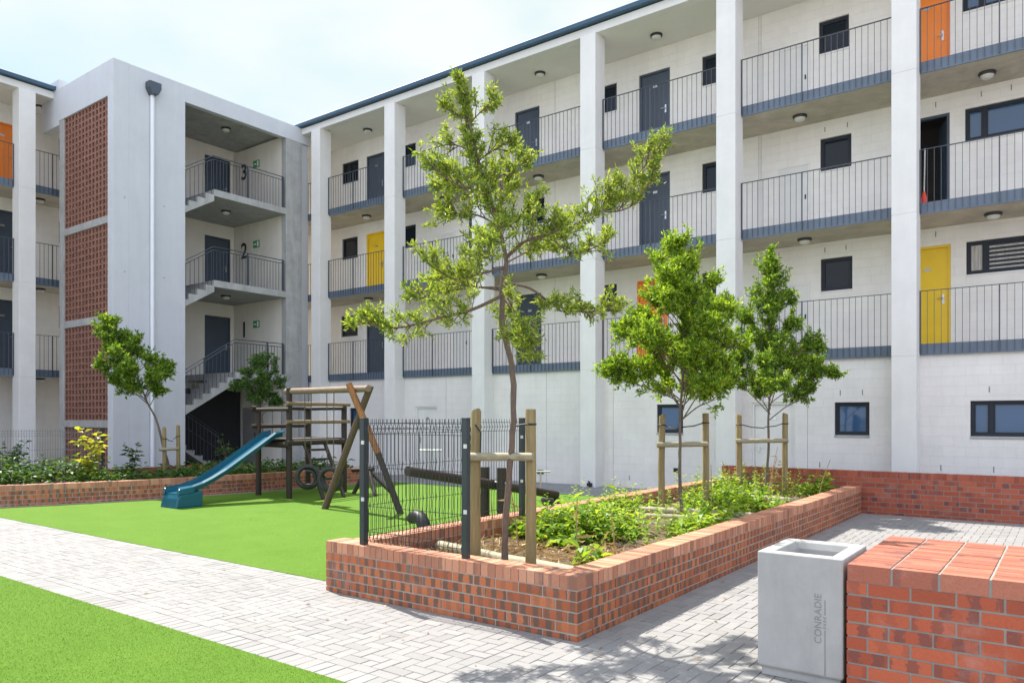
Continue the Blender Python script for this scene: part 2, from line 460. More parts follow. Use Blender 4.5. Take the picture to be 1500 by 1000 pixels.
def door(root, x0, x1, zf, zh, y, mat, frame=None, handle_right=True, plate=True, opened=False):
    f = MB(); t = .05; yy = y+.02; yb = y+.11
    f.box(x0+.001, x0+t, yy, yb, zf, zh-.001); f.box(x1-t, x1-.001, yy, yb, zf, zh-.001); f.box(x0+t, x1-t, yy, yb, zh-t, zh-.001)
    o = MB()
    if opened:
        # leaf swung inwards, hinged on the right jamb
        h = Vector((x1-t, yb, 0)); a = R(72); w = x1-x0-2*t
        d = Vector((-math.cos(a), math.sin(a), 0)); n = Vector((d.y, -d.x, 0))*.02
        cpt = h+d*(w/2)
        o.obox((cpt.x, cpt.y, (zf+zh-t)/2), d*(w/2), n, (0, 0, (zh-t-zf)/2))
    else:
        o.box(x0+t+.003, x1-t-.003, yy+.035, yb-.015, zf+.008, zh-t-.003)
    leaf = o.build('door', mat, root, bevel=.003)
    fr = f.build('door_frame', frame or mat, leaf)
    if opened:
        b = MB(); w0, w1 = x0+.02, x1-.02
        b.box(x0-.8, x1+.6, yb+1.6, yb+1.65, zf, zh+.3)
        b.build('dark_hall', M['interior'], leaf)
        return leaf
    hx = x1-t-.09 if handle_right else x0+t+.09
    h = MB(); h.box(hx-.02, hx+.02, yy+.022, yy+.035, zf+.92, zf+1.12)
    h.tube([(hx, yy+.022, zf+1.03), (hx, yy-.02, zf+1.03), (hx+(-.11 if handle_right else .11), yy-.022, zf+1.03)], .009, 6)
    h.build('handle', M['steel'], leaf)
    if plate:
        p = MB(); cx = (x0+x1)/2
        p.box(cx-.06, cx+.06, yy+.027, yy+.034, zf+1.62, zf+1.68)
        p.build('number_plate', M['steel'], leaf)
    return leaf

def lamp(root, x, y, z):
    a = MB(); a.lathe((x, y, z-.055), [(.115, 0), (.145, .012), (.15, .03), (.15, .056)], 20)
    o = a.build('ceiling_lamp', M['lamp_body'], root, smooth=True)
    d = MB(); d.lathe((x, y, z-.125), [(.02, 0), (.06, .008), (.098, .03), (.116, .062), (.118, .075)], 20)
    d.build('diffuser', M['diffuser'], o, smooth=True)

def railing(root, x0, x1, zb):
    m = MB(); y = DECK_Y-.022; top = zb+1.235
    m.box(x0, x1, y-.018, y+.018, top-.012, top)
    n = max(2, round((x1-x0)/.118))
    posts = {0, n, round(n*.42)}
    for i in range(n+1):
        x = x0+.012+(x1-x0-.024)*i/n
        w = .017 if i in posts else .0065
        m.box(x-w/1.6, x+w/1.6, y-w, y+w, zb+.03, top-.012)
    return m.build('railing', M['rail'], root)

def column(root, x, w=.43, d=.46):
    m = MB(); zs = [-.1, L[1]-.03, L[2]-.03, L[3]-.03, ROOFS-.02]
    for a, b in zip(zs, zs[1:]):
        m.box(x, x+w, 0, d, a+.007, b)
        m.box(x+.006, x+w-.006, .006, d-.006, a-.002, a+.009)
    return m.build('column', M['column'], root, bevel=.012)

def shell(root, x0, x1, cols, upper_holes, ground_holes, recessed_ground=False, backdepth=8):
    for k in (1, 2, 3):
        zt = L[k]+BAND
        top = ROOFS if k == 3 else L[k+1]-.0
        w = MB(); holed_wall(w, x0, x1, zt-.1, top+.05, WALL_Y, upper_holes[k]); w.build('wall', M['wall'], root)
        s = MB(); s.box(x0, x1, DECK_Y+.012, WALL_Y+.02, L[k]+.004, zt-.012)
        s.build('deck_slab', M['soffit'], root)
    yg = WALL_Y if recessed_ground else GW_Y
    w = MB(); holed_wall(w, x0, x1, -.2, L[1]+.03, yg, ground_holes); w.build('wall', M['ground_wall'], root)
    # roof
    r = MB(); r.box(x0, x1, .30, WALL_Y+.05, ROOFS, ROOFS+.04); r.build('roof_soffit', M['roof_soffit'], root)
    e = MB(); e.box(x0, x1, .05, .30, ROOFS-.03, ROOFS+.17); e.build('eaves_beam', M['column'], root, bevel=.008)
    b = MB()
    b.prism([(-.10, ROOFS+.19), (.30, ROOFS+.19), (.32, ROOFS+.20), (.32, ROOFS+.31), (-.08, ROOFS+.31), (-.115, ROOFS+.28)], 'x', x0-.05, x1)
    b.prism([(.32, ROOFS+.21), (backdepth, ROOFS+1.1), (backdepth, ROOFS+1.25), (.32, ROOFS+.31)], 'x', x0-.05, x1)
    b.build('roof', M['roof_blue'], root)
    # solid body behind, so that light does not leak through
    bd = MB(); bd.box(x0+.02, x1-.02, WALL_Y+2.2, backdepth, -.1, ROOFS+.2); bd.build('rear_wall', M['interior'], root)

def bays(root, cols, w=.43):
    for a, b in cols:
        for k in (1, 2, 3):
            m = MB(); m.box(a, b, DECK_Y, DECK_Y+.03, L[k], L[k]+BAND); m.build('deck_edge', M['band'], root)
            railing(root, a+.005, b-.005, L[k])

# ---- main building -------------------------------------------------
FY = 15.98
main = thing('apartment_building', 'long white apartment block with four storeys of access balconies behind tall white columns', 'building', (0, FY, 0))
XL = [-19.97, -16.58, -13.18, -9.73, -6.26, -2.78, .70, 4.2]
cw = .43
FL = [None]+[L[k]+BAND for k in (1, 2, 3)]
HEAD = [2.0, 5.22, 7.9, 10.52]
up = {1: [], 2: [], 3: []}; doors = []; wins = []
def D(k, x, mat, w=.86, **kw): doors.append((k, x, x+w, mat, kw)); up[k].append((x, x+w, FL[k]-.1, HEAD[k]))
def Wn(k, x0, x1, kind='single', h=.72): wins.append((k, x0, x1, kind, h)); up[k].append((x0, x1, HEAD[k]-h, HEAD[k]))
sd, od, yd, wd = M['slate_door'], M['orange_door'], M['yellow_door'], M['white_door']
# bay 0
Wn(3, -20.45, -19.62, 'grille'); Wn(2, -20.45, -19.66); Wn(1, -20.5, -19.66, 'single')
D(3, -19.22, sd); D(2, -19.22, yd); D(1, -19.22, sd)
# bay 1
for k in (3, 2): Wn(k, -17.52, -16.93)
D(3, -14.72, sd); D(2, -14.72, sd)
# bay 2
D(3, -12.98, sd); Wn(2, -12.6, -11.95); D(1, -12.92, sd)
# bay 3
for k in (3, 2, 1):
    Wn(k, -10.11, -9.65, 'blue' if False else 'single'); Wn(k, -7.29, -6.62)
D(3, -9.0, sd); D(2, -9.0, sd); D(1, -9.06, od)
# bay 4
Wn(3, -4.55, -3.92); Wn(2, -4.52, -3.87); Wn(1, -4.51, -3.85)
# bay 5
D(3, -2.85, od); D(2, -2.86, sd, opened=True); D(1, -2.84, yd)
Wn(3, -1.77, .2, 'blue', .66); Wn(2, -1.73, .2, 'blue', .66); Wn(1, -1.71, .2, 'curtain', .66)
# bay 6 (only just outside the picture)
for k in (1, 2, 3): D(k, 1.6, sd); Wn(k, 2.8, 3.8)
gh = [(-7.88, -7.22, 1.33, 2.0), (-3.91, -3.25, 1.33, 2.0), (-1.52, .2, 1.34, 2.0), (-5.62, -4.70, -.15, 2.02), (-15.70, -14.83, -.15, 2.02), (-18.6, -18.0, 1.33, 2.0)]
shell(main, -23.6, 6, XL, up, gh)
for x in XL: column(main, x, cw)
bays(main, [(-21.6, XL[0])]+[(a+cw, b) for a, b in zip(XL, XL[1:])])
for k, x0, x1, mat, kw in doors: door(main, x0, x1, FL[k], HEAD[k], WALL_Y, mat, **kw)
for k, x0, x1, kind, h in wins: window(main, x0, x1, HEAD[k]-h, HEAD[k], WALL_Y, kind)
for i, (a, b, c, d) in enumerate(gh):
    if c < 0: door(main, a, b, .02, d, GW_Y, wd, plate=True, handle_right=False)
    else: window(main, a, b, c, d, GW_Y, 'blue' if b-a > 1 else 'bluesingle')
for a, b in zip(XL, XL[1:]):
    cx = a+.43+(b-a-.43)*.36
    for k, z in ((1, L[1]), (2, L[2]), (3, L[3]), (4, ROOFS)):
        if k > 1: lamp(main, cx+.05*((k*7) % 3-1), 1.08, z)
# flush service cupboard doors
for k, x0, w, h in ((1, -5.44, .70, 1.60), (2, -5.44, .70, 1.60), (3, -5.44, .7, 1.6), (1, -15.36, .66, 1.6), (2, -15.9, .66, 1.6), (1, -6.1, .3, 1.5)):
    m = MB(); z = FL[k]+.02; t = .03
    m.box(x0+t, x0+w-t, WALL_Y-.015, WALL_Y+.01, z+t, z+h-t)
    o = m.build('cupboard_door', wd, main, bevel=.003)
    fr = MB(); fr.box(x0, x0+t, WALL_Y-.03, WALL_Y+.01, z, z+h); fr.box(x0+w-t, x0+w, WALL_Y-.03, WALL_Y+.01, z, z+h); fr.box(x0+t, x0+w-t, WALL_Y-.03, WALL_Y+.01, z+h-t, z+h)
    fr.build('door_frame', M['smooth_white'], o)
    kn = MB(); kn.box(x0+w-.11, x0+w-.08, WALL_Y-.032, WALL_Y-.015, z+.8, z+.9); kn.build('handle', M['lamp_body'], o)
# movement joints and weep slots
m = MB()
for x in (-11.02, -4.45+.0, -9.05, -14.5):
    if x == -4.45: m.box(x-.0, x+.012, GW_Y-.003, GW_Y+.01, 0, L[1])
    else: m.box(x, x+.012, GW_Y-.003, GW_Y+.01, 0, L[1])
for x in (-5.85, -11.6, -7.6+1.7):
    for k in (1, 2, 3): m.box(x, x+.012, WALL_Y-.003, WALL_Y+.01, FL[k], (L[k+1] if k < 3 else ROOFS))
m.build('movement_joint', simple('joint_sealant', (.42, .41, .39), .7), main)
for x, z, y in [(-3.8, 2.14, GW_Y), (-3.38, 2.14, GW_Y), (-1.22, 2.15, GW_Y), (-4.85, 2.14, GW_Y), (-4.42, 5.36, WALL_Y), (-3.98, 5.36, WALL_Y), (-4.42, 8.04, WALL_Y), (-3.95, 8.04, WALL_Y),
                (-2.25, 8.06, WALL_Y), (-1.45, 8.08, WALL_Y), (-.95, 8.08, WALL_Y), (-2.25, 5.4, WALL_Y), (-4.2, .66, GW_Y), (-2.0, .68, GW_Y), (-1.15, .68, GW_Y), (-8.6, .18, GW_Y)]:
    s = MB(); s.box(x-.009, x+.009, y-.004, y+.01, z, z+.11); s.build('weep_slot', M['letter'], main)
# small wall vents and pipe stubs near the ground
for x, z, w, h in ((-11.2, .22, .19, .10), (-7.78, .42, .1, .1), (-7.4, .42, .1, .1)):
    v = MB(); v.box(x-w/2, x+w/2, GW_Y-.02, GW_Y+.02, z, z+h)
    for i in range(3): v.box(x-w/2+.01, x+w/2-.01, GW_Y-.026, GW_Y-.02, z+h*(i+.3)/3, z+h*(i+.6)/3)
    v.build('vent', M['black'], main)
t = MB(); t.tube([(-9.45, -.005, .0), (-9.45, -.03, .12), (-9.45, -.08, .14)], .02, 8); t.box(-9.50, -9.38, -.07, -.002, .02, .1)
t.build('tap', M['black'], main)
# red broom left in the open doorway
br = thing('broom', 'broom with red head standing by the railing in front of the open doorway', 'broom', (-2.31, 16.6, FL[2]))
b = MB(); b.tube([(0, 0, .12), (.02, -.03, 1.1)], .012, 6); b.build('handle', M['clip'], br)
b = MB(); b.lathe((0, 0, .02), [(.055, 0), (.05, .12), (.03, .22), (.018, .26)], 10); b.build('brush', simple('red_plastic', (.7, .06, .03), .4, .1), br)

# ---- left wing (faces +X) ---------------------------------------------
left = thing('apartment_building', 'short white balcony wing with an orange top door left of the stair tower', 'building', (-24.0, 0, 0), R(90))
lc = [-1.6, 1.9, 5.45, 8.95]
lup = {1: [], 2: [], 3: []}
ld = []
for k, mt in ((3, od), (2, sd), (1, sd)):
    ld.append((k, 8.72, 9.6, mt)); lup[k].append((8.72, 9.6, FL[k]-.1, HEAD[k]))
    ld.append((k, 4.0, 4.86, sd)); lup[k].append((4.0, 4.86, FL[k]-.1, HEAD[k]))
    lup[k].append((10.72, 11.3, HEAD[k]-.7, HEAD[k]))
    lup[k].append((6.4, 7.5, HEAD[k]-.7, HEAD[k]))
shell(left, -3, 11.6, lc, lup, [(6.4, 7.2, 1.3, 2.0)], True)
for x in lc: column(left, x, cw)
bays(left, [(a+cw, b) for a, b in zip(lc, lc[1:])]+[(9.38, 10.9)])
for k, a, b, mt in ld: door(left, a, b, FL[k], HEAD[k], WALL_Y, mt)
for k in (1, 2, 3):
    window(left, 10.72, 11.3, HEAD[k]-.7, HEAD[k], WALL_Y); window(left, 6.4, 7.5, HEAD[k]-.7, HEAD[k], WALL_Y)
window(left, 6.4, 7.2, 1.3, 2.0, WALL_Y)
for x in (9.9, 7.1):
    for z in (L[1], L[2], L[3], ROOFS): lamp(left, x, 1.05, z)

# ---- stair tower ---------------------------------------------------------
tw = thing('stair_tower', 'open white stair tower with brick lattice side and floor numbers 3, 2 and 1', 'stair tower', (-20.5, 9.88, 0), R(90))
# local: x = world Y - 9.88 ; y = -(world X + 20.5): into the tower
def TX(y): return y-9.88
X0, XO, XI, X1 = 0, TX(11.92), TX(15.42), TX(16.02)      # corner, opening start, number wall, tower end
TOP = 11.26; DEP = 2.95; OT = 10.76
w = MB(); w.box(.42, XO, 0, .2, -.1, TOP-.004); w.build('wall', M['tower_wall'], tw, bevel=.006)
w = MB(); w.box(XO+.0, X1+.35, .0, .2, OT, TOP-.004); w.build('lintel', M['tower_wall'], tw, bevel=.006)
# corner piers and beams of the lattice side (this side faces the local -x)
w = MB(); w.box(0, .42, 0, .30, -.1, TOP); w.build('corner_pier', M['tower_wall'], tw, bevel=.006)
w = MB(); w.box(.02, .25, DEP-.02, DEP+.28, -.1, TOP-.45); w.build('corner_pier', M['raw'], tw, bevel=.006)
BE = [(1.42, 1.62), (4.26, 4.46), (6.93, 7.13)]
for a, b in BE:
    w = MB(); w.box(.02, .24, .30, DEP-.02, a, b); w.build('beam', M['raw'], tw, bevel=.005)
w = MB(); w.box(.0, .24, .30, DEP+.28, 10.32, TOP); w.build('beam', M['tower_wall'], tw, bevel=.006)
w = MB(); w.box(.0, .24, DEP+.28, DEP+1.4, 10.2, TOP+.28); w.build('parapet', M['tower_wall'], tw, bevel=.006)
segs = [(-.05, 1.42), (1.62, 4.26), (4.46, 6.93), (7.13, 10.32)]
for a, b in segs:
    m = MB(); ncol = 13; cwid = (DEP-.32)/ncol; nrow = max(2, round((b-a)/.172)); rh = (b-a)/nrow
    for i in range(ncol+1):
        y = .30+cwid*i; hw = .043 if 0 < i < ncol else .03
        yy0 = max(.301, y-hw); yy1 = min(DEP-.021, y+hw)
        m.box(.05, .17, yy0, yy1, a+.001, b-.001)
    for j in range(nrow+1):
        z = a+rh*j; hh = .027
        for i in range(ncol):
            y0 = .30+cwid*i+(.043 if i else .03); y1 = .30+cwid*(i+1)-(.043 if i < ncol-1 else .03)
            m.box(.052, .168, y0, y1, max(a+.002, z-hh), min(b-.002, z+hh))
    m.build('lattice_screen', M['terracotta'], tw)
# number wall, back wall, pier, roof
w = MB(); w.box(XI, X1, .24, DEP+.02, -.1, OT+.1); w.build('wall', M['tower_in'], tw)
w = MB(); w.box(XI-.02, X1, .0, .24, -.1, OT-.003); w.build('pier', M['raw'], tw, bevel=.008)
w = MB(); w.box(X1+.02, X1+.30, .06, .24, -.1, OT-.003); w.build('pier', M['tower_wall'], tw, bevel=.006)
dx0, dx1 = TX(13.62), TX(14.95)
bh = []
for k in (1, 2, 3): bh.append((4.45, 5.42, FL[k]-.02, FL[k]+2.05))
w = MB(); holed_wall(w, .25, XI+.05, -.1, TOP-.3, DEP, bh, .1); w.build('wall', M['tower_in'], tw)
m = MB(); m.box(.25, XI, DEP+.13, DEP+.2, 0, 10.9); m.build('rear_wall', M['interior'], tw)
for a, b, c, d in bh: door(tw, a, b, c+.02, d, DEP, sd, plate=False)
m = MB(); m.box(.26, XI-.025, 2.52, 2.60, 0, 2.64); m.build('shade_panel', simple('stair_shade_black', (.02, .02, .021), .9), tw)  # added near-black panel, its colour stands for the deep shade under the stairs
m = MB(); m.box(XI-.05, XI-.001, 1.45, 1.53, 0, 2.10); m.box(XI-.05, XI-.001, 2.38, 2.46, 0, 2.10); m.box(XI-.05, XI-.001, 1.53, 2.38, 2.03, 2.10)
o = m.build('door_frame', M['tower_in'], tw)
m = MB(); m.box(XI-.04, XI-.002, 1.532, 2.378, .02, 2.028); o = m.build('door', simple('grey_door_paint', (.30, .29, .28), .5), tw)
m = MB(); m.box(XI-.06, XI-.04, 1.62, 1.66, 1.0, 1.2); m.build('handle', M['black'], o)
w = MB(); w.box(.24, X1, .2, DEP+1.0, TOP-.34, TOP-.012); w.box(0.24, X1+.3, .2, DEP+1.3, TOP-.01, TOP+.0); w.build('roof_slab', M['raw'], tw)
# landings, flights
RIS = .17
for k in (1, 2, 3):
    zt = FL[k]-.02; xs = TX(12.84) if k > 1 else TX(13.55)
    s = MB(); s.box(xs, XI-.021, .0, DEP-.01, zt-.2, zt); s.build('landing', M['raw'], tw, bevel=.006)
    n = 8; tr = .27
    # outer flight: from the landing down towards the corner
    f = MB(); x, z = xs-n*tr, zt-n*RIS
    def under(xx, a=(xs-n*tr, zt-n*RIS-.26), b=(xs+.25, zt-.202)):
        return a[1]+(b[1]-a[1])*(xx-a[0])/(b[0]-a[0])
    for i in range(n):
        xb, xa = xs-i*tr-.0005, xs-(i+1)*tr+.0005; zz = zt-(i+1)*RIS
        f.prism([(xa, under(xa)), (xb, under(xb)), (xb, zz), (xa, zz)], 'y', .205, 1.12)
        if xb > XO+.01:      # inside the opening the flight comes out flush with the landing edge
            xa = max(xa, XO+.004)
            f.prism([(xa, under(xa)), (xb, under(xb)), (xb, zz), (xa, zz)], 'y', .004, .203)
    f.build('stair_flight', M['raw'], tw)
    zi = z; xi = x
    # half landing
    s = MB(); s.box(.25, xi-.001, .21, DEP-.01, zi-.2, zi); s.build('half_landing', M['raw'], tw)
    # inner flight: from the half landing down to the floor below
    zb = FL[k-1]-.02 if k > 1 else 0.0
    nn = max(2, round((zi-zb)/RIS)); rr = (zi-zb)/nn
    f = MB()
    for i in range(nn-1):
        xa, xb = xi+i*tr+.0005, xi+(i+1)*tr-.0005; zz = zi-(i+1)*rr
        ua, ub = zi-.24-(zi-zb)*(i)/(nn-.0), zi-.24-(zi-zb)*(i+1)/(nn-.0)
        f.prism([(xa, ua), (xb, ub), (xb, zz), (xa, zz)], 'y', 1.35, 2.45)
    f.build('stair_flight', M['raw'], tw)
    # balustrade of the landing edge and of both flights
    m = MB(); y = .05
    for (z0, sz) in ((zt+1.0, .014), (zt+.90, .012)):
        m.tube([(xs-.0, y, z0), (XI-.10, y, z0)], sz, 6)
    m.box(XI-.14, XI-.09, y-.025, y+.025, zt, zt+1.0); m.box(xs+1.15, xs+1.19, y-.02, y+.02, zt, zt+1.0)
    q = int((XI-.12-xs)/.11)
    for i in range(q):
        xx = xs+i*.11; m.box(xx-.006, xx+.006, y-.006, y+.006, zt, zt+.90)
    m.build('balustrade', M['rail'], tw)
    m = MB(); xe = xs-n*tr; ze = zt-n*RIS
    for dz in (1.0, .90): m.tube([(xe, y, ze+dz), (xs, y, zt+dz)], .013, 6)
    m.box(xe-.02, xe+.02, y-.02, y+.02, ze, ze+1.0); m.box(xs-1.02, xs-.98, y-.02, y+.02, zt-4*RIS, zt-3.7*RIS+1.0)
    for i in range(n*2):
        t_ = (i+.5)/(n*2); xx = xs-n*tr*t_; zs_ = zt-math.floor(t_*n+1)*RIS
        m.box(xx-.006, xx+.006, y-.006, y+.006, zs_, zt-n*RIS*t_+.9)
    m.build('balustrade', M['rail'], tw)
    m = MB(); y = 1.32; xf = xi+tr*(nn-1)
    for dz in (1.0, .90, .5): m.tube([(xi, y, zi+dz), (xf, y, zb+dz+.17)], .013, 6)
    for i in range(nn*2):
        t_ = i/(nn*2-1); xx = xi+(xf-xi)*t_; m.box(xx-.006, xx+.006, y-.006, y+.006, zi+(zb+.17-zi)*t_-.1, zi+(zb+.17-zi)*t_+.95)
    m.build('balustrade', M['rail'], tw)
for z in (L[1], L[2], L[3], OT+.17): lamp(tw, TX(14.0), 1.2, z-.0 if z < 10 else TOP-.34)
# downpipe with hopper head
d = MB(); px = TX(10.92)
d.tube([(px, -.06, .0), (px, -.06, 10.6)], .055, 14); d.build('downpipe', M['pipe'], tw, smooth=True)
d = MB(); d.prism([(px-.17, 10.92), (px+.17, 10.92), (px+.17, 10.75), (px+.08, 10.58), (px-.08, 10.58), (px-.17, 10.75)], 'y', -.24, -.004)
d.build('hopper_head', M['slate_door'], tw, bevel=.01)
for z in (1.0, 3.2, 5.6, 7.6):
    for dx in (-.75, .35):
        m = MB(); m.box(px+dx, px+dx+.03, -.005, .01, z, z+.03); m.build('formwork_hole', M['letter'], tw)
# floor numbers painted on the end wall (faces -Y in the world = local -x)
mrot = Matrix(((0, 0, -1, 0), (-1, 0, 0, 0), (0, 1, 0, 0), (0, 0, 0, 1)))   # text right -> local -y , up -> z, normal -> -x
for k in (1, 2, 3):
    mt = Matrix.Translation((XI-.004, DEP-.62, FL[k]+1.58)) @ mrot
    text_mesh(str(k), .74, .004, M['black'], 'floor_number', tw, mt)
for k, wd_ in ((3, 'top'), (2, 'middle'), (1, 'lowest')):
    wy = -22.12
    s = thing('exit_sign', 'green exit sign on the %s stair landing, beside the number %d' % (wd_, k), 'sign', (wy, 15.42, FL[k]+1.62), 0, 'green exit signs on the stair landings')
    m = MB(); m.box(-.17, .17, -.02, -.002, 0, .24); m.build('plate', M['green_sign'], s)
    m = MB()
    m.quad((-.13, -.023, .10), (-.03, -.023, .10), (-.03, -.023, .14), (-.13, -.023, .14)); m.tri((-.03, -.023, .07), (.02, -.023, .12), (-.03, -.023, .17))
    m.quad((.05, -.023, .03), (.14, -.023, .03), (.14, -.023, .21), (.05, -.023, .21))
    m.build('arrow_mark', M['white_mark'], s, fix=False)

# ------------------------------------------------------------------ ground
g = MB(); g.quad((-150, -150, -.05), (150, -150, -.05), (150, 150, -.05), (-150, 150, -.05)); struct(g.build('ground', M['ground'], fix=False))
g = MB(); g.quad((-30, -4, -.007), (9, -4, -.007), (9, 17.5, -.007), (-30, 17.5, -.007)); struct(g.build('paving_bed', M['joint'], fix=False))

def paver(mb, x0, x1, y0, y1):
    c = .0018; h = U(-.0010, .0010); e = .004
    tx, ty = U(-.0012, .0012), U(-.0012, .0012)
    a = [(x0+c, y0+c), (x1-c, y0+c), (x1-c, y1-c), (x0+c, y1-c)]
    n = len(mb.v)
    for (x, y) in a: mb.v.append((x, y, -.008))
    for i, (x, y) in enumerate(a):
        sx = e if i in (0, 3) else -e; sy = e if i in (0, 1) else -e
        mb.v.append((x+sx*.3, y+sy*.3, h-.0025+tx*(1 if i in (1, 2) else -1)+ty*(1 if i > 1 else -1)))
    for i, (x, y) in enumerate(a):
        sx = e if i in (0, 3) else -e; sy = e if i in (0, 1) else -e
        mb.v.append((x+sx, y+sy, h+tx*(1 if i in (1, 2) else -1)+ty*(1 if i > 1 else -1)))
    for r in (0, 4):
        for i in range(4):
            j = (i+1) % 4; mb.f.append((n+r+i, n+r+j, n+r+4+j, n+r+4+i)); mb.mi.append(0)
    mb.f.append((n+8, n+9, n+10, n+11)); mb.mi.append(0)
def herring(mb, x0, x1, y0, y1, u=.103):
    nx, ny = round((x1-x0)/u), round((y1-y0)/u)
    ux, uy = (x1-x0)/nx, (y1-y0)/ny
    for i in range(-1, nx):
        for j in range(-1, ny):
            c = (i-j) % 4
            if c == 0: ia, ib, ja, jb = i, i+2, j, j+1
            elif c == 3: ia, ib, ja, jb = i, i+1, j, j+2
            else: continue
            ia, ja = max(ia, 0), max(ja, 0); ib, jb = min(ib, nx), min(jb, ny)
            if ib > ia and jb > ja: paver(mb, x0+ia*ux, x0+ib*ux, y0+ja*uy, y0+jb*uy)
def course(mb, x0, x1, y0, y1, l, along='x', off=0):
    if along == 'x':
        x = x0-off
        while x < x1: paver(mb, max(x, x0), min(x+l, x1), y0, y1); x += l
    else:
        y = y0-off
        while y < y1: paver(mb, x0, x1, max(y, y0), min(y+l, y1)); y += l
LAWN_Y = 3.24; TURF_Y = 5.14
pv = MB()
course(pv, -20, -5.78, TURF_Y-.105, TURF_Y, .206); course(pv, -20, -5.78, TURF_Y-.31, TURF_Y-.105, .103)
course(pv, -20, -3.3, LAWN_Y, LAWN_Y+.206, .103); course(pv, -20, -3.3, LAWN_Y+.206, LAWN_Y+.309, .206)
herring(pv, -20, -5.78, LAWN_Y+.309, TURF_Y-.31)
herring(pv, -5.78, -3.3, LAWN_Y+.309, 4.86-.103); course(pv, -5.78, -2.99+.103, 4.86-.103, 4.86, .206)
course(pv, -2.985, -2.985+.103, 4.86, 14.45, .206, 'y')
herring(pv, -2.882, 5, 4.86-.103, 14.45-.1); course(pv, -2.882, 5, 14.35, 14.45, .206)
herring(pv, -3.3, 5, -1, 4.86-.103)
struct(pv.build('paving', M['paver'], fix=False))
# slabs along the foot of the building
sl = MB(); y = 14.32
for r in range(5):
    x = -14.6+(r % 2)*.2
    while x < -5.85:
        paver(sl, x, x+.4, y, y+.4); x += .4
    y += .4
struct(sl.build('walkway', M['slab'], fix=False))
k = MB(); x = -14.7
while x < -5.9: paver(k, x, x+.8, 14.18, 14.31); x += .8
struct(k.build('kerb', M['kerb'], fix=False))
BW = [(-17.4, 3.4), (-16.5, 5.1), (-15.85, 6.6), (-15.35, 8.0), (-15.0, 10.0), (-14.85, 11.7), (-14.75, 13.7)]   # foot of the curved bed wall
# playground turf and near lawn: separate sheets
t = MB()
pts = [(x+.17, y) for x, y in BW if y > 5.1]
poly = [(-5.9, TURF_Y), (-5.9, 14.18), (-14.5, 14.18)]+list(reversed(pts))+[(-16.35, TURF_Y)]
n = len(t.v); t.v += [(x, y, .004) for x, y in poly]; t.f.append(tuple(range(n, n+len(poly)))); t.mi.append(0)
n = len(t.v); t.v += [(x, y, -.03) for x, y in poly]
for i in range(len(poly)): j = (i+1) % len(poly); t.f.append((n+i, n+j, j, i)); t.mi.append(0)
struct(t.build('turf', M['turf']))
t = MB(); t.box(-20, -3.3, -1.5, LAWN_Y-.004, -.03, .006); struct(t.build('lawn', M['turf']))
# kerb strip at the foot of the bed wall
k = MB()
for (a, b) in zip(BW, BW[1:]):
    A, B = Vector((*a, 0)), Vector((*b, 0)); d = (B-A).normalized(); nn = Vector((d.y, -d.x, 0))
    k.quad(A+nn*.02+Vector((0, 0, .008)), A+nn*.16+Vector((0, 0, .008)), B+nn*.16+Vector((0, 0, .008)), B+nn*.02+Vector((0, 0, .008)))
struct(k.build('kerb', M['kerb'], fix=False))
# short blades that roughen the turf surface where it is close
def blades(name, rects, cnt, h):
    m = MB()
    tot = sum((b-a)*(d-c) for a, b, c, d in rects)
    for a, b, c, d in rects:
        for i in range(int(cnt*(b-a)*(d-c)/tot)):
            x, y = U(a, b), U(c, d); an = U(0, 2*PI); w = .0032; hh = h*U(.6, 1.3)
            dx, dy = math.cos(an)*w, math.sin(an)*w; lx, ly = U(-.6, .6)*hh, U(-.6, .6)*hh
            m.tri((x-dx, y-dy, .0), (x+dx, y+dy, .0), (x+lx, y+ly, hh))
    o = m.build(name, M['turf_blade'], fix=False)
    return o
tag(blades('grass', [(-10.5, -3.3, 1.3, LAWN_Y-.002)], 90000, .014), 'bright green artificial grass pile of the near lawn', 'grass', kind='stuff')

# ------------------------------------------------------------------ brick walls
def brick_run(mb, mo, A, B, t, z0, courses, ch=.085, bl=.232, cap='soldier', cap_h=.108, off=0, capmb=None):
    A, B = Vector((*A, 0)), Vector((*B, 0)); d = (B-A); ln = d.length; d.normalize(); nrm = Vector((d.y, -d.x, 0))
    mid = nrm*0
    top = z0+courses*ch+(cap_h if cap else 0)
    cc = (A+B)/2; cc.z = (z0+top-.008)/2-.02
    mo.obox(cc, d*(ln/2-.005), nrm*(t/2-.005), (0, 0, (top-.008-z0)/2+.02))
    j = .0125
    for r in range(courses):
        x = -((r+off) % 2)*bl/2
        zc = z0+r*ch+ch/2
        while x < ln-.02:
            a, b = max(x, 0)+j/2*(x > 0), min(x+bl, ln)-j/2*(x+bl < ln)
            if b-a > .02:
                c = A+d*((a+b)/2); c.z = zc+U(-.001, .001)
                jit = U(-.0015, .0015)
                mb.obox(c+nrm*jit, d*((b-a)/2), nrm*(t/2), (0, 0, (ch-j)/2), us=((a-x)/bl, (b-x)/bl))
            x += bl
    if cap:
        zc = z0+courses*ch+cap_h/2; x = 0; w = .0775; cm = capmb or mb
        while x < ln-.02:
            a, b = x+(.004 if x > 0 else 0), min(x+w-.004, ln)
            if ln-b < .03: b = ln
            c = A+d*((a+b)/2); c.z = zc+U(-.002, .002)
            cm.obox(c, d*((b-a)/2), nrm*(t/2+.001), (0, 0, cap_h/2-.003), us=(U(0, 1), U(0, 1)+.3))
            x += w
            if b >= ln-.001: break
    return top

def finish_wall(parent, mb, mo, cap, bm, cm, bev=.004):
    o = mb.build('brickwork', bm, parent, fix=False, bevel=0)
    mo.build('mortar', M['light_mortar'] if bm is M['brick'] else M['mortar'], o, fix=False)
    if cap: cap.build('brick_cap', cm, parent, fix=False)

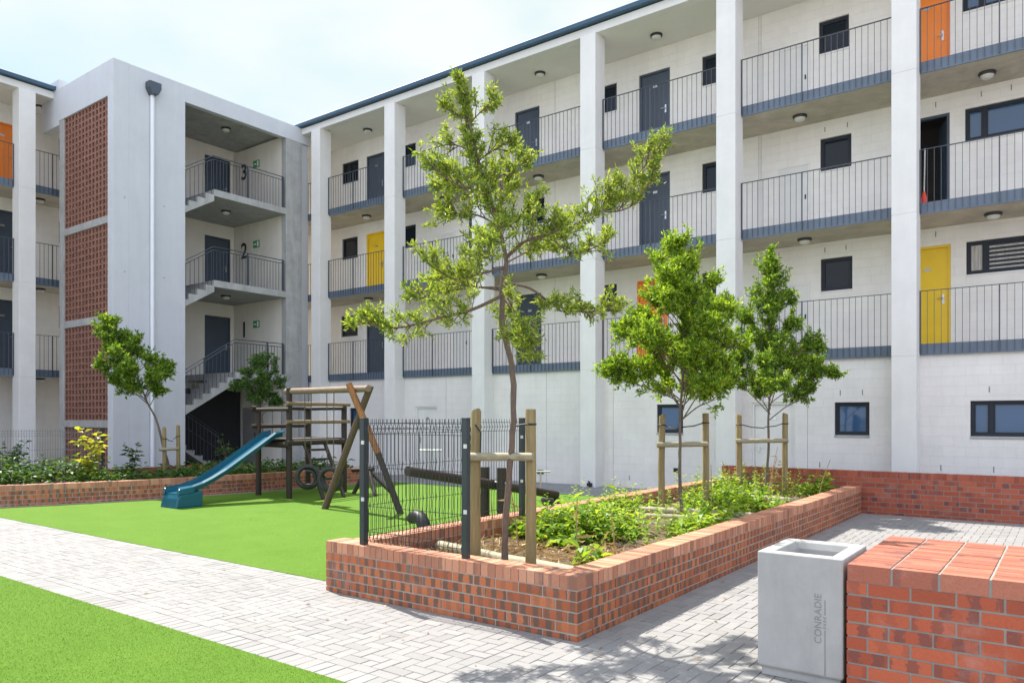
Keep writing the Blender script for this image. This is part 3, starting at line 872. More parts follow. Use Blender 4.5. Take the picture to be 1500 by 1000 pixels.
PX0, PX1, PY0, PY1 = -5.86, -2.99, 4.87, 14.44
TT = .235
pl = thing('brick_planter', 'long raised brick planter box with three staked trees and weeds', 'planter', (-4.4, 4.87, 0))
pl_w = lambda x, y: (x+4.4, y-4.87)
for A, B, off in (((PX0, PY0+TT/2), (PX1, PY0+TT/2), 0), ((PX1-TT/2, PY0+TT+.002), (PX1-TT/2, PY1), 1), ((PX0+TT/2+.12, PY0+TT+.002), (PX0+TT/2+.12, PY1), 1)):
    mb, mo, cp = MB(), MB(), MB()
    brick_run(mb, mo, pl_w(*A), pl_w(*B), TT, -.04, 5, .0835, off=off, capmb=cp)
    finish_wall(pl, mb, mo, cp, M['brick'], M['cap_brick'])
fw = thing('brick_wall', 'low red brick wall with pale top in front of the white ground floor', 'wall', (-5.8, 14.58, 0))
mb, mo, cp = MB(), MB(), MB()
brick_run(mb, mo, (.25, 0), (9.5, 0), .22, -.04, 8, .084, capmb=cp)
finish_wall(fw, mb, mo, cp, M['far_brick'], M['far_brick'])
# seat wall at the right: 1.4 m deep, stack of brick-on-edge on top
be = thing('brick_bench', 'broad red brick seat wall next to the concrete bin', 'seat wall', (-1.105, 4.93, 0))
mb, mo, cp = MB(), MB(), MB()
brick_run(mb, mo, (0, .68), (3.2, .68), 1.36, -.06, 9, .0835, bl=.232, cap=None, off=1)
z = -.06+9*.0835
y = 0; row = 0
mo.box(.006, 3.19, .006, 1.354, z-.02, z+.094)
while y < 1.34:
    x = 0
    while x < 3.19:
        a, b = x+(.004 if x else 0), x+.244
        cp.obox(((a+b)/2+U(-.001, .001), y+.038, z+.05+U(-.0015, .0015)), ((b-a)/2-.004, 0, 0), (0, .0365, 0), (0, 0, .05), us=(0, 1))
        x += .248
    y += .0765
finish_wall(be, mb, mo, cp, M['bench_brick'], M['bench_cap'])

# concrete bin
bn = thing('concrete_bin', 'pale square concrete litter bin engraved with lettering beside brick seat wall', 'bin', (-1.395, 4.955, 0))
W2 = .265; BD = .66; HH = .81
bm = bmesh.new()
def ring(x0, x1, y0, y1, z): return [bm.verts.new(p) for p in ((x0, y0, z), (x1, y0, z), (x1, y1, z), (x0, y1, z))]
rs = [ring(-W2+.02, W2-.02, .02, BD-.02, 0), ring(-W2+.02, W2-.02, .02, BD-.02, .05), ring(-W2, W2, 0, BD, .07), ring(-W2, W2, 0, BD, HH),
      ring(-W2+.085, W2-.085, .085, BD-.085, HH), ring(-W2+.10, W2-.10, .10, BD-.10, HH-.05), ring(-W2+.105, W2-.105, .105, BD-.105, .12)]
for a, b in zip(rs, rs[1:]):
    for i in range(4): bm.faces.new((a[i], a[(i+1) % 4], b[(i+1) % 4], b[i]))
bm.faces.new(rs[-1]); bm.faces.new(list(reversed(rs[0])))
bmesh.ops.recalc_face_normals(bm, faces=bm.faces)
me = bpy.data.meshes.new('bin_body'); bm.to_mesh(me); bm.free(); me.materials.append(M['bin'])
o = bpy.data.objects.new('bin_body', me); COL.objects.link(o); o.parent = bn
b_ = o.modifiers.new('bevel', 'BEVEL'); b_.width = .009; b_.segments = 3; b_.limit_method = 'ANGLE'
# lettering reads upwards: text right -> +z, text up -> -x, normal -> -y
mr = Matrix(((0, -1, 0, 0), (0, 0, -1, 0), (1, 0, 0, 0), (0, 0, 0, 1)))
text_mesh('CONRADIE', .060, .0010, M['letter'], 'lettering', bn, Matrix.Translation((.118, -.0006, .425)) @ mr, spacing=1.04)
text_mesh('PARK', .026, .0010, M['letter'], 'lettering', bn, Matrix.Translation((.158, -.0006, .405)) @ mr, spacing=1.35)
m = MB(); m.box(.155, .161, -.0016, .002, .075, .358); m.box(.155, .161, -.0016, .002, .452, .545); m.build('engraved_line', M['letter'], bn)

# bed wall at the left, curved
bw = thing('brick_planter', 'low curved brick wall holding the shrub bed below the stair tower', 'planter', (-15, 9, 0))
for a, b in zip(BW, BW[1:]):
    mb, mo, cp = MB(), MB(), MB()
    A = Vector((*a, 0)); B = Vector((*b, 0)); d = (B-A).normalized(); nn = Vector((d.y, -d.x, 0))*-.11
    A2, B2 = A+nn-Vector((-15, 9, 0)), B+nn-Vector((-15, 9, 0))
    brick_run(mb, mo, A2[:2], B2[:2], .22, -.04, 4, .085, capmb=cp)
    finish_wall(bw, mb, mo, cp, M['brick'], M['cap_brick'])
lw = thing('brick_wall', 'low dark brick wall in shade behind the shrub bed, under the lattice', 'wall', (-19.2, 9.2, 0))
mb, mo, cp = MB(), MB(), MB()
brick_run(mb, mo, (0, -5.5), (0, 3.4), .22, -.04, 4, .085, capmb=cp)
finish_wall(lw, mb, mo, cp, M['far_brick'], M['far_brick'])

# soil sheets
def soil(name, poly, z, amp=.03, mat=None):
    bm = bmesh.new()
    vs = [bm.verts.new((x, y, z)) for x, y in poly]; bm.faces.new(vs)
    bmesh.ops.triangulate(bm, faces=bm.faces)
    for _ in range(5): bmesh.ops.subdivide_edges(bm, edges=[e for e in bm.edges if e.calc_length() > .25], cuts=1, use_grid_fill=True)
    bmesh.ops.triangulate(bm, faces=bm.faces)
    for v in bm.verts: v.co.z += U(-amp, amp)
    me = bpy.data.meshes.new(name); bm.to_mesh(me); bm.free(); me.materials.append(M['soil'])
    me.polygons.foreach_set('use_smooth', [True]*len(me.polygons))
    o = bpy.data.objects.new(name, me); COL.objects.link(o); return struct(o)
soil('soil', [(PX0+.3, PY0+.2), (PX1-.2, PY0+.2), (PX1-.2, PY1+.02), (PX0+.3, PY1+.02)], .27)
soil('soil', [(x-.15, y) for x, y in BW]+[(-20.4, 13.7), (-20.4, 3.4)], .24)

# ------------------------------------------------------------------ foliage helpers
def leaf(m, p, d, up, ln, w, bend=.25):
    d = d.normalized(); s = d.cross(up)
    if s.length < 1e-4: s = d.orthogonal()
    s.normalize(); u = s.cross(d)
    a = p; b = p+d*(ln*.5)+u*(ln*.06); c = p+d*ln-u*(ln*bend*.5)
    n = len(m.v)
    m.v += [tuple(a), tuple(b-s*w), tuple(c), tuple(b+s*w)]
    m.f.append((n, n+1, n+2, n+3)); m.mi.append(0)
def rv():
    while True:
        v = Vector((U(-1, 1), U(-1, 1), U(-1, 1)))
        if .05 < v.length < 1: return v.normalized()
def tuft(m, p, d, n, ln, w, spread=1.0, sh=.12):
    for i in range(n):
        dd = (d.normalized()*U(.1, 1.2)+rv()*spread).normalized()
        leaf(m, p+d.normalized()*U(-sh, sh*.4)+rv()*.012, dd, rv(), ln*U(.65, 1.25), w*U(.7, 1.25), U(0, .6))
def along(pts, t):
    n = len(pts)-1; k = min(int(t*n), n-1); f = t*n-k
    return pts[k].lerp(pts[k+1], f)

RX = Vector((math.cos(R(36.48)), math.sin(R(36.48)), 0)); FW = Vector((-math.sin(R(36.48)), math.cos(R(36.48)), 0))

def foliate_branch(lv, tw_, pts, r0, r1, start, density, size, tuft_n, ln, w, droop=0, lens=1):
    """side shoots along a limb, each with small leaf sprays towards its tip; size = reach of the shoots"""
    total = sum((a-b).length for a, b in zip(pts, pts[1:]))
    cnt = max(3, int(total*density))
    for i in range(cnt+1):
        t = start+(1-start)*(i+U(0, 1))/cnt
        if i == cnt: t = 1.0
        t = min(t, 1.0)
        p = along(pts, t); q_ = along(pts, min(1, t+.06)); ax = (q_-p)
        if ax.length < 1e-5: ax = p-along(pts, t-.06)
        ax.normalize()
        side = rv(); side = side-ax*side.dot(ax)
        dr = (side.normalized()*U(.55, 1)+ax*U(.4, 1.0)+Vector((0, 0, U(.15, .75)-droop))).normalized()
        if i == cnt: dr = ax
        rr = size*U(.35, 1.15)*(1.0-.45*t)
        up = Vector((0, 0, 1))*(rr*U(.05, .3)-rr*droop*.3)
        c1 = p+dr*rr*.5+rv()*.015; e = p+dr*rr+up
        sh = [p, c1, e]
        tw_.tube(sh, [.0055, .004, .0015], 4, cap=False)
        for k in range(lens):
            f = 1-.72*k/lens*U(.8, 1.1)
            b = along(sh, max(0, min(1, f)))
            d2 = (dr*.7+rv()*.9+Vector((0, 0, .45-droop*.4))).normalized()
            g_ = b+d2*size*U(.08, .32)
            tw_.tube([b, g_], [.0022, .001], 3, cap=False)
            tuft(lv, g_, d2, tuft_n, ln, w, .75, ln*1.1)

# ---- the tall tree in front: limbs measured off the real tree (right, depth, height from the base)
def tree_from(name, label, base, limbs, trunk, mats, fol, group=None, cat='tree'):
    root = thing(name, label, cat, base, 0, group)
    tr = MB(); lv = MB(); tg = MB()
    def P(q): return RX*q[0]+FW*q[1]+Vector((0, 0, q[2]))
    tp = [P(q[:3]) for q in trunk]; rad = [q[3] for q in trunk]
    # smooth the trunk line
    def smooth(ps, rs):
        op, orr = [], []
        for i in range(len(ps)-1):
            p0, p1, p2, p3 = ps[max(i-1, 0)], ps[i], ps[i+1], ps[min(i+2, len(ps)-1)]
            for k in range(4):
                t = k/4
                op.append(.5*((2*p1)+(p2-p0)*t+(2*p0-5*p1+4*p2-p3)*t*t+(3*p1-3*p2+p3-p0)*t**3)); orr.append(rs[i]+(rs[i+1]-rs[i])*t)
        op.append(ps[-1]); orr.append(rs[-1]); return op, orr
    sp, sr = smooth(tp, rad)
    sp = [p+(rv()*.006 if 0 < i < len(sp)-1 else Vector()) for i, p in enumerate(sp)]
    tr.tube(sp, [r*U(.93, 1.08) for r in sr], 10)
    trunk_o = tr.build('trunk', mats[0], root, smooth=True)
    for lb in limbs:
        ps = [P(q) for q in lb['p']]; r0 = lb.get('r', .018)
        ps2, rs2 = smooth(ps, [r0+(.005-r0)*i/(len(ps)-1) for i in range(len(ps))])
        lm = MB(); lm.tube(ps2, rs2, 7); lm.build('branch', mats[0], root, smooth=True)
        foliate_branch(lv, tg, ps2, r0, .004, lb.get('s', .3), lb.get('d', 40)*fol.get('dens', 1), lb.get('size', .2)*fol.get('sc', 1), fol['n'], fol['ln'], fol['w'], lb.get('droop', 0), fol.get('kk', lb.get('k', 2)))
    for t0, t1, dens, size in fol.get('top', []):
        a = [along(sp, t0+(t1-t0)*i/6) for i in range(7)]
        foliate_branch(lv, tg, a, .01, .004, 0, dens, size, fol['n'], fol['ln'], fol['w'], 0, fol.get('kk', 2))
    tg.build('twigs', mats[0], root)
    lv.build('crown', mats[1], root, fix=False)
    return root

S = 165.5   # pixels of the photograph per metre at the tall tree
def q(px, py, dep=0, x0=738, ground=832, z0=.35, s=S): return ((px-x0)/s*(1+dep/6.7), dep, z0+(ground-py)/s*(1+dep/6.7)*1.0)
tk = [(738, 846, .031), (739, 780, .029), (743, 720, .028), (749, 655, .027), (752, 580, .026), (746, 520, .025), (735, 478, .026), (735, 440, .025), (737, 405, .024), (740, 374, .021), (726, 322, .018), (714, 279, .015), (699, 232, .013), (686, 172, .010), (675, 142, .007), (671, 116, .003)]
trunk = [(*q(x, y), r) for x, y, r in tk]
LB = [
 dict(p=[q(736, 432), q(690, 445, -.25), q(640, 452, -.4), q(580, 462, -.5), q(528, 452, -.55)], r=.017, s=.22, d=62, size=.19, k=3),
 dict(p=[q(736, 425), q(700, 430, .3), q(660, 440, .5), q(610, 455, .6)], r=.013, s=.3, d=50, size=.18, k=2),
 dict(p=[q(738, 392), q(700, 398, -.1), q(665, 402, -.2), q(630, 378, -.3)], r=.012, s=.25, d=60, size=.2, k=3),
 dict(p=[q(737, 420), q(690, 425, .15), q(650, 420, .25)], r=.010, s=.3, d=45, size=.2, k=2),
 dict(p=[q(738, 415), q(775, 425, .1), q(815, 455, .2), q(860, 466, .3), q(898, 458, .3)], r=.014, s=.3, d=60, size=.17, k=3, droop=.25),
 dict(p=[q(737, 425), q(752, 445, -.3), q(762, 470, -.5), q(775, 480, -.6)], r=.010, s=.25, d=70, size=.2, k=3, droop=.2),
 dict(p=[q(736, 436), q(745, 456, .2), q(740, 470, .3)], r=.008, s=.3, d=60, size=.18, k=2, droop=.2),
 dict(p=[q(740, 378), q(775, 352, .1), q(825, 345, .2), q(870, 318, .3), q(920, 282, .35), q(965, 226, .4)], r=.017, s=.22, d=64, size=.2, k=3),
 dict(p=[q(870, 318, .3), q(905, 320, .35), q(935, 305, .4), q(955, 265, .4)], r=.008, s=.1, d=60, size=.17, k=2),
 dict(p=[q(800, 348, .15), q(840, 368, -.1), q(880, 350, -.2)], r=.008, s=.15, d=55, size=.17, k=2),
 dict(p=[q(740, 376), q(765, 345, -.3), q(795, 330, -.5), q(815, 315, -.6)], r=.011, s=.25, d=55, size=.2, k=2),
 dict(p=[q(740, 385), q(775, 380, .4), q(805, 385, .7)], r=.009, s=.3, d=55, size=.18, k=2),
 dict(p=[q(728, 330), q(700, 322, .2), q(670, 322, .3), q(652, 330, .3)], r=.010, s=.2, d=70, size=.2, k=3),
 dict(p=[q(716, 285), q(690, 270, -.2), q(660, 255, -.3), q(635, 232, -.35)], r=.010, s=.15, d=75, size=.2, k=3),
 dict(p=[q(714, 280), q(680, 285, .3), q(648, 285, .4)], r=.009, s=.15, d=70, size=.2, k=3),
 dict(p=[q(728, 335), q(755, 318, -.2), q(775, 290, -.3)], r=.009, s=.15, d=65, size=.19, k=3),
 dict(p=[q(712, 275), q(735, 262, .2), q(765, 248, .3)], r=.009, s=.15, d=65, size=.19, k=3),
 dict(p=[q(700, 235), q(725, 218, 0), q(742, 205, -.1)], r=.007, s=.15, d=60, size=.17, k=2),
 dict(p=[q(699, 232), q(675, 218, .1), q(655, 215, .1)], r=.007, s=.1, d=60, size=.17, k=2),
 dict(p=[q(688, 180), q(705, 162, 0), q(718, 150, 0)], r=.006, s=.1, d=60, size=.13, k=2),
 dict(p=[q(688, 178), q(668, 168, 0), q(655, 160, 0)], r=.006, s=.1, d=60, size=.13, k=2),
 dict(p=[q(726, 322), q(735, 300, .5), q(740, 285, .7)], r=.008, s=.2, d=55, size=.19, k=2),
 dict(p=[q(730, 340), q(720, 345, -.5), q(700, 350, -.8)], r=.008, s=.25, d=55, size=.19, k=2),
]
base = (-4.04, 5.35, 0)
tree_from('tall_tree', 'tall sparse young tree with long feathery branches at the front end of the planter', base, LB, trunk, (M['bark'], M['leaf_main']),
          dict(n=13, ln=.050, w=.0066, dens=.36, kk=6, sc=1.4, top=[(.62, .9, 30, .19), (.9, 1.0, 30, .10)]))

# ---- rounder young trees: limbs grown from the trunk inside a crown outline
def young_tree(label, base, z0, lean, ztop, prof, mats, fol, nl, group=None, r=.028, name='young_tree', seed=0, depthf=1.0, wob=.03, extra=()):
    random.seed(seed)
    trunk = []
    H = ztop
    for i in range(9):
        t = i/8; z = H*t
        trunk.append((lean(t)+U(-wob, wob)*(0 < i < 8), U(-wob, wob)*(0 < i < 8), z, r*(1-.86*t)))
    limbs = []
    for i in range(nl):
        f = (i+.5)/nl; z = z0+(ztop-z0)*f*.97
        ext = prof(f)
        a = i*2.4+U(-.5, .5)
        zs = max(z0*.8, z-ext*U(.3, .7)); t = min(.98, zs/H)
        sx = lean(t)
        dx, dy = math.cos(a)*ext, math.sin(a)*ext*depthf
        # outline may be lopsided: prof gives the half-width, lean the centre
        k = U(.45, 1.22)
        p = [(sx, 0, zs), (sx+(lean(z/H)-sx+dx)*.4*k, dy*.4*k, zs+(z-zs)*.55), (lean(z/H)+dx*.75*k, dy*.75*k, z-.02+U(-.04, .04)), (lean(z/H)+dx*k, dy*k, z+U(-.06, .12))]
        limbs.append(dict(p=p, r=.010*(1.1-f*.6), s=.35, d=fol['d'], size=fol['size'], k=2))
    for zs, ex, ey, ez in extra:
        limbs.append(dict(p=[(lean(zs/H), 0, zs), (lean(zs/H)+ex*.4, ey*.4, zs+(ez-zs)*.65), (lean(zs/H)+ex*.75, ey*.75, ez-.02), (lean(zs/H)+ex, ey, ez)], r=.010, s=.3, d=fol['d']*1.2, size=fol['size'], k=2))
    o = tree_from(name, label, base, limbs, trunk, mats, fol, group)
    random.seed(seed+1000)
    return o
def interp(tab):
    def f(t):
        for (a, x), (b, y) in zip(tab, tab[1:]):
            if t <= b: return x+(y-x)*(t-a)/(b-a)
        return tab[-1][1]
    return f
young_tree('bushy bright green young tree, middle one of the three in the planter', (-4.44, 10.03, .2), 1.75, interp([(0, .02), (.25, -.03), (.45, .04), (1, -.06)]), 3.95,
           interp([(0, .50), (.12, .84), (.28, .84), (.45, .70), (.62, .60), (.74, .46), (.86, .22), (1, .03)]), (M['bark_grey'], M['leaf_mid']),
           dict(n=10, ln=.066, w=.0125, d=21, size=.34, kk=7, top=[(.5, .9, 22, .24), (.9, 1, 24, .12)]), 36, seed=3, extra=((1.7, -.95, .1, 2.15), (1.9, -.85, -.3, 2.65), (2.1, .8, .2, 2.5)))
young_tree('slender young tree nearest the low red brick wall', (-4.42, 13.58, .2), 1.8, interp([(0, 0), (.45, .12), (.7, .12), (1, .1)]), 4.35,
           interp([(0, .55), (.14, .92), (.3, .74), (.42, .46), (.55, .42), (.68, .36), (.8, .18), (1, .03)]), (M['bark_grey'], M['leaf_dark']),
           dict(n=10, ln=.070, w=.0135, d=20, size=.34, kk=7, top=[(.5, .9, 20, .2), (.9, 1, 22, .11)]), 30, seed=5, extra=((1.75, 1.05, -.1, 2.22), (1.9, .9, .3, 2.45), (1.8, -.75, .1, 2.3), (2.0, .6, -.4, 2.7)))
# leaning tree in the left bed
young_tree('small leaning tree with ragged crown in front of the lattice side', (-17.0, 9.58, .2), 2.0, interp([(0, .0), (.3, -.28), (.5, -.62), (.75, -.95), (1, -1.62)]), 3.75,
           interp([(0, .40), (.2, .78), (.45, .62), (.7, .25), (1, .08)]), (M['bark_grey'], M['leaf_dark']),
           dict(n=9, ln=.10, w=.019, d=14, size=.36, kk=6, top=[(.75, 1.0, 14, .2)]), 30, seed=8, r=.035)
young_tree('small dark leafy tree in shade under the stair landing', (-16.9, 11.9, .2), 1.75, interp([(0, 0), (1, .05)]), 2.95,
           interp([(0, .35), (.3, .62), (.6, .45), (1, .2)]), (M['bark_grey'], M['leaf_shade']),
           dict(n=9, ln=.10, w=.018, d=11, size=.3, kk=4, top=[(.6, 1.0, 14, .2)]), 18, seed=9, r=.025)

# ------------------------------------------------------------------ tree stakes
def stake_frame(label, a, b, za, zb, zbar, r, z0=.2, tie=None, barf=0):
    A, B = Vector((*a, 0)), Vector((*b, 0)); mid = (A+B)/2
    root = thing('tree_stake', label, 'tree stake', (mid.x, mid.y, 0), 0)
    A -= mid; B -= mid
    for p, zt in ((A, za), (B, zb)):
        m = MB(); m.tube([(p.x, p.y, z0), (p.x+U(-.01, .01), p.y, (z0+zt)/2), (p.x+U(-.015, .015), p.y, zt-.012), (p.x, p.y, zt)], [r*1.05, r*1.0, r*.97, r*.88], 14)
        m.build('post', M['stake'], root, smooth=True)
    d = (B-A).normalized(); off = -FW*(r*1.3)
    m = MB(); m.tube([A-d*.09+off+Vector((0, 0, zbar)), B+d*(.02)+off+Vector((0, 0, zbar+.01))], [r*.82, r*.76], 12)
    o = m.build('crossbar', M['log'], root, smooth=True)
    if tie:
        tz, tx = tie
        for p, zt in ((A, za), (B, zb)):
            m = MB(); T = Vector((tx[0], tx[1], 0))-mid
            h = zt-tz
            m.tube([(p.x+math.cos(k*PI/5)*(r+.006), p.y+math.sin(k*PI/5)*(r+.006), h) for k in range(11)], .008, 5)
            s_ = (T-p).normalized()
            m.tube([p+s_*r+Vector((0, 0, h)), p.lerp(T, .5)+Vector((0, 0, h-.045)), T+Vector((0, 0, h-.06))], .009, 5)
            m.build('tie', M['chain'], root)
    return root
random.seed(21)
stake_frame('pair of thick timber stakes with crossbar around the tall front tree', (-4.36, 5.34), (-3.86, 5.50), 1.75, 1.76, 1.33, .048, tie=None)
stake_frame('pair of timber stakes with crossbar around the middle planter tree', (-4.82, 10.2), (-4.32, 10.62), 1.72, 1.75, 1.29, .048, tie=(.14, (-4.44, 10.03)))
stake_frame('pair of timber stakes with crossbar around the tree by the low brick wall', (-4.78, 13.3), (-4.12, 13.8), 1.74, 1.76, 1.27, .05, tie=(.18, (-4.42, 13.58)))
stake_frame('pair of thin stakes holding the leaning tree in the left bed', (-17.0, 9.37), (-16.95, 9.68), 1.45, 1.5, .95, .045, tie=(.25, (-17.0, 9.58)))
# slack rubber strap and chain on the front stakes
m = MB(); ck = []
for i in range(16):
    t = i/15; ck.append((-4.36-.045+.012*math.sin(i*2.2), 5.34-.03, 1.60-.42*t))
m.tube(ck, .009, 5)
m.tube([(-4.36+.03, 5.30, 1.62), (-4.36+.085, 5.31, 1.55), (-4.36+.07, 5.32, 1.30)], .008, 5)
tag(m.build('tie_strap', M['chain']), 'slack black strap hanging on the left front stake', 'strap')
m = MB(); m.tube([(-3.86+math.cos(k*PI/6)*.043, 5.50+math.sin(k*PI/6)*.043, 1.625) for k in range(13)], .011, 5); m.tube([(-3.90, 5.48, 1.625), (-4.03, 5.42, 1.60)], .009, 5)
tag(m.build('tie_strap', M['chain']), 'black strap wound round the right front stake', 'strap')

# ------------------------------------------------------------------ logs in the planter
def log(label, a, b, z, r):
    A, B = Vector((*a, z)), Vector((*b, z)); c = (A+B)/2
    m = MB(); n = 7
    pts = [A.lerp(B, i/(n-1))-c+rv()*.006 for i in range(n)]
    rr = [r*U(.94, 1.06) for _ in range(n)]; rr[0] *= .93; rr[-1] *= .93
    m.tube(pts, rr, 14); o = m.build('timber_log', M['log'], smooth=True); o.location = c
    return tag(o, label, 'log', 'timber edging logs in the planter')
log('pale round log lying across the planter behind the front stakes', (-5.45, 6.05), (-3.28, 5.66), .31, .062)
log('second round log under the pale one at the front of the planter', (-5.3, 5.86), (-3.26, 5.52), .24, .055)
log('round log lying across the planter by the middle tree', (-5.2, 10.0), (-3.25, 10.33), .34, .055)
log('lower log just in front of the middle tree stakes', (-5.1, 9.82), (-3.26, 10.12), .28, .05)
log('round log across the planter before the rear tree', (-5.2, 12.75), (-3.3, 12.7), .33, .05)

# ------------------------------------------------------------------ wire fences
def panel(root, A, B, z0, z1, mat, step=.05, r=.003, folds=None):
    A, B = Vector((*A, 0)), Vector((*B, 0)); d = B-A; ln = d.length; d.normalize(); n = Vector((d.y, -d.x, 0))
    m = MB(); H = z1-z0
    fz = folds or [H-.07, H*.62, H*.30, .05]
    prof = [(0, 0)]
    for f in sorted(fz): o_ = .016 if f > H-.1 or f < .1 else .010; prof += [(f-.05, 0), (f, o_), (f+.05, 0)]
    prof += [(H+.02, 0)]
    prof = [(max(0, min(H+.02, a)), b) for a, b in prof]
    k = int(ln/step)
    for i in range(k+1):
        p = A+d*(i*step+(ln-k*step)/2)
        m.tube([p+n*o+Vector((0, 0, z0+z)) for z, o in prof], r, 4, cap=False)
    for f in fz:
        for dz, o in (((-.05, 0), (.05, 0), (0, .016)) if f > H-.1 or f < .1 else ((0, .010),)):
            z = max(.005, min(H, f+dz))
            m.tube([A+n*o+Vector((0, 0, z0+z)), B+n*o+Vector((0, 0, z0+z))], r*1.15, 4)
    return m.build('wire_panel', mat, root)
def fpost(root, p, z0, z1, w=.03, clips=(0.35, .8)):
    m = MB(); m.box(p[0]-w, p[0]+w, p[1]-w, p[1]+w, z0, z1); m.box(p[0]-w-.002, p[0]+w+.002, p[1]-w-.002, p[1]+w+.002, z1, z1+.012)
    o = m.build('post', M['dark_post'], root, bevel=.004)
    for c in clips:
        k = MB(); k.box(p[0]+w*.2, p[0]+w+.006, p[1]-w-.012, p[1]-w+.001, z0+(z1-z0)*c, z0+(z1-z0)*c+.035); k.build('clip', M['clip'], o)
fe = thing('mesh_fence', 'dark welded wire fence panel standing on the corner of the brick planter', 'fence', (-5.4, 4.98, .48))
p1, p2, p3 = (0.0, -.04), (1.235, -.01), (.0, 2.53)
fpost(fe, p1, 0, 1.19); fpost(fe, p2, -.05, 1.19, .028); fpost(fe, p3, 0, 1.19)
panel(fe, (.035, -.04), (1.205, -.01), .03, 1.17, M['fence_wire'])
panel(fe, (.0, .0), (.0, 2.49), .03, 1.17, M['fence_wire'])
f2 = thing('mesh_fence', 'grey welded wire fence in the shrub bed at the far left', 'fence', (-17.75, 8.3, .2))
fpost(f2, (0, 0), 0, 1.24, .03)
fpost(f2, (-.15, -2.5), 0, 1.24, .03)
panel(f2, (0, -.05), (-.15, -2.45), .1, 1.22, M['grey_wire'], .05, .0035); panel(f2, (-.15, -2.55), (-.3, -5.0), .1, 1.22, M['grey_wire'], .05, .0035)

# ------------------------------------------------------------------ playground
pg = thing('play_tower', 'dark timber play tower with teal slide and swing beam on the turf', 'play tower', (-13.7, 10.6, 0))
def W(x, y, z): return Vector((x+13.7, y-10.6, z))
def pole(name, a, b, r, mat, n=12):
    m = MB(); a, b = Vector(a), Vector(b)
    pts = [a.lerp(b, i/4)+(rv()*.004 if 0 < i < 4 else Vector()) for i in range(5)]
    m.tube(pts, [r*U(.96, 1.04) for _ in pts], n); return m.build(name, mat, pg, smooth=True)
Ap, Bp, Cp, Dp = (-14.25, 9.98), (-13.12, 9.93), (-14.42, 11.45), (-13.28, 11.55)
for (x, y), zt in ((Ap, 1.98), (Bp, 2.30), (Cp, 1.95), (Dp, 1.98)):
    pole('post', W(x, y, -.05), W(x, y, zt), .062, M['dark_wood'])
m = MB()
for i in range(9):
    y = 10.0+i*.175; m.obox(W(-13.77-.008*i, y+.08, 1.22), (.62, 0, 0), (0, .08, 0), (0, 0, .02))
m.build('platform', M['dark_wood'], pg)
for (a, b), zs in (((Bp, Dp), (1.98, 1.60, 1.16)), ((Ap, Cp), (1.9, 1.5, 1.14)), ((Cp, Dp), (1.9, 1.14)), ((Ap, Bp), (1.86, 1.12))):
    for z in zs:
        d = (Vector((*b, 0))-Vector((*a, 0))).normalized()*.12
        o2 = Vector((.075, -.02, 0)) if a == Bp else Vector((0, -.07, 0))
        pole('rail', W(*a, z)-d+o2, W(*b, z)+d+o2, .042 if z > 1.2 else .06, M['rail_wood'] if (z > 1.2 and a == Bp) else M['dark_wood'])
# net of ropes on the side
for i in range(5):
    y = 10.15+i*.25
    pole('rope', W(-14.33-.01*i, y, 1.16), W(-14.33-.01*i, y, 1.9), .008, M['rope'], 5)
# slide
sx0, sx1 = -13.82, -13.30
prof = [(9.95, 1.31), (9.74, 1.27), (9.3, 1.00), (8.6, .58), (8.3, .43), (8.1, .35), (7.9, .295), (7.62, .27)]
m = MB(); T_ = .022; LIP = .12
def strip(xa, xb, dz0, dz1):
    # closed band along the profile between two lateral stations
    n = len(m.v); k = len(prof)
    for y, z in prof:
        for x, dz in ((xa, dz0), (xb, dz1)):
            m.v.append(tuple(W(x, y, z+dz)))
        for x, dz in ((xb, dz1-T_), (xa, dz0-T_)):
            m.v.append(tuple(W(x, y, z+dz)))
    for i in range(k-1):
        a = n+4*i; b = a+4
        for j in range(4):
            m.f.append((a+j, a+(j+1) % 4, b+(j+1) % 4, b+j)); m.mi.append(0)
    m.f.append((n, n+1, n+2, n+3)); m.f.append((n+4*k-1, n+4*k-2, n+4*k-3, n+4*k-4)); m.mi += [0, 0]
strip(sx0+.07, sx1-.07, 0, 0); strip(sx0+.05, sx0+.0705, LIP-.01, 0); strip(sx1-.0705, sx1-.05, 0, LIP-.01)
strip(sx0, sx0+.055, LIP-.03, LIP); strip(sx1-.055, sx1, LIP, LIP-.03)
sl_ = m.build('slide', M['slide'], pg, bevel=.006)
f = MB()
fp = [(7.54, 0), (8.08, 0), (8.08, .31), (7.9, .27), (7.62, .25), (7.58, .18)]
n = len(f.v)
f.prism([(y-10.6, z) for y, z in fp], 'x', sx0-.02+13.7, sx1+.02+13.7)
f.prism([(7.575-10.6, .24), (7.92-10.6, .265), (7.92-10.6, .40), (7.595-10.6, .36)], 'x', sx0-.021+13.7, sx0+.05+13.7)
f.prism([(7.575-10.6, .24), (7.92-10.6, .265), (7.92-10.6, .40), (7.595-10.6, .36)], 'x', sx1-.05+13.7, sx1+.021+13.7)
f.build('slide_foot', M['slide'], sl_, bevel=.02)
# swing beam and legs
pole('swing_beam', W(-13.34, 10.02, 2.24), W(-10.05, 9.30, 2.20), .062, M['rail_wood'])
pole('swing_leg', W(-11.12, 9.2, -.02), W(-10.12, 9.42, 2.26), .062, M['pole_wood'])
pole('swing_leg', W(-9.48, 9.54, -.02), W(-9.95, 9.44, 1.05), .056, M['dark_wood'])
pole('swing_leg', W(-9.95, 9.44, 1.05), W(-10.52, 9.26, 2.30), .060, M['orange_wood'])
0 and pole('brace', W(-10.63, 9.24, 1.62), W(-10.05, 9.36, 1.66), .035, M['dark_wood'])
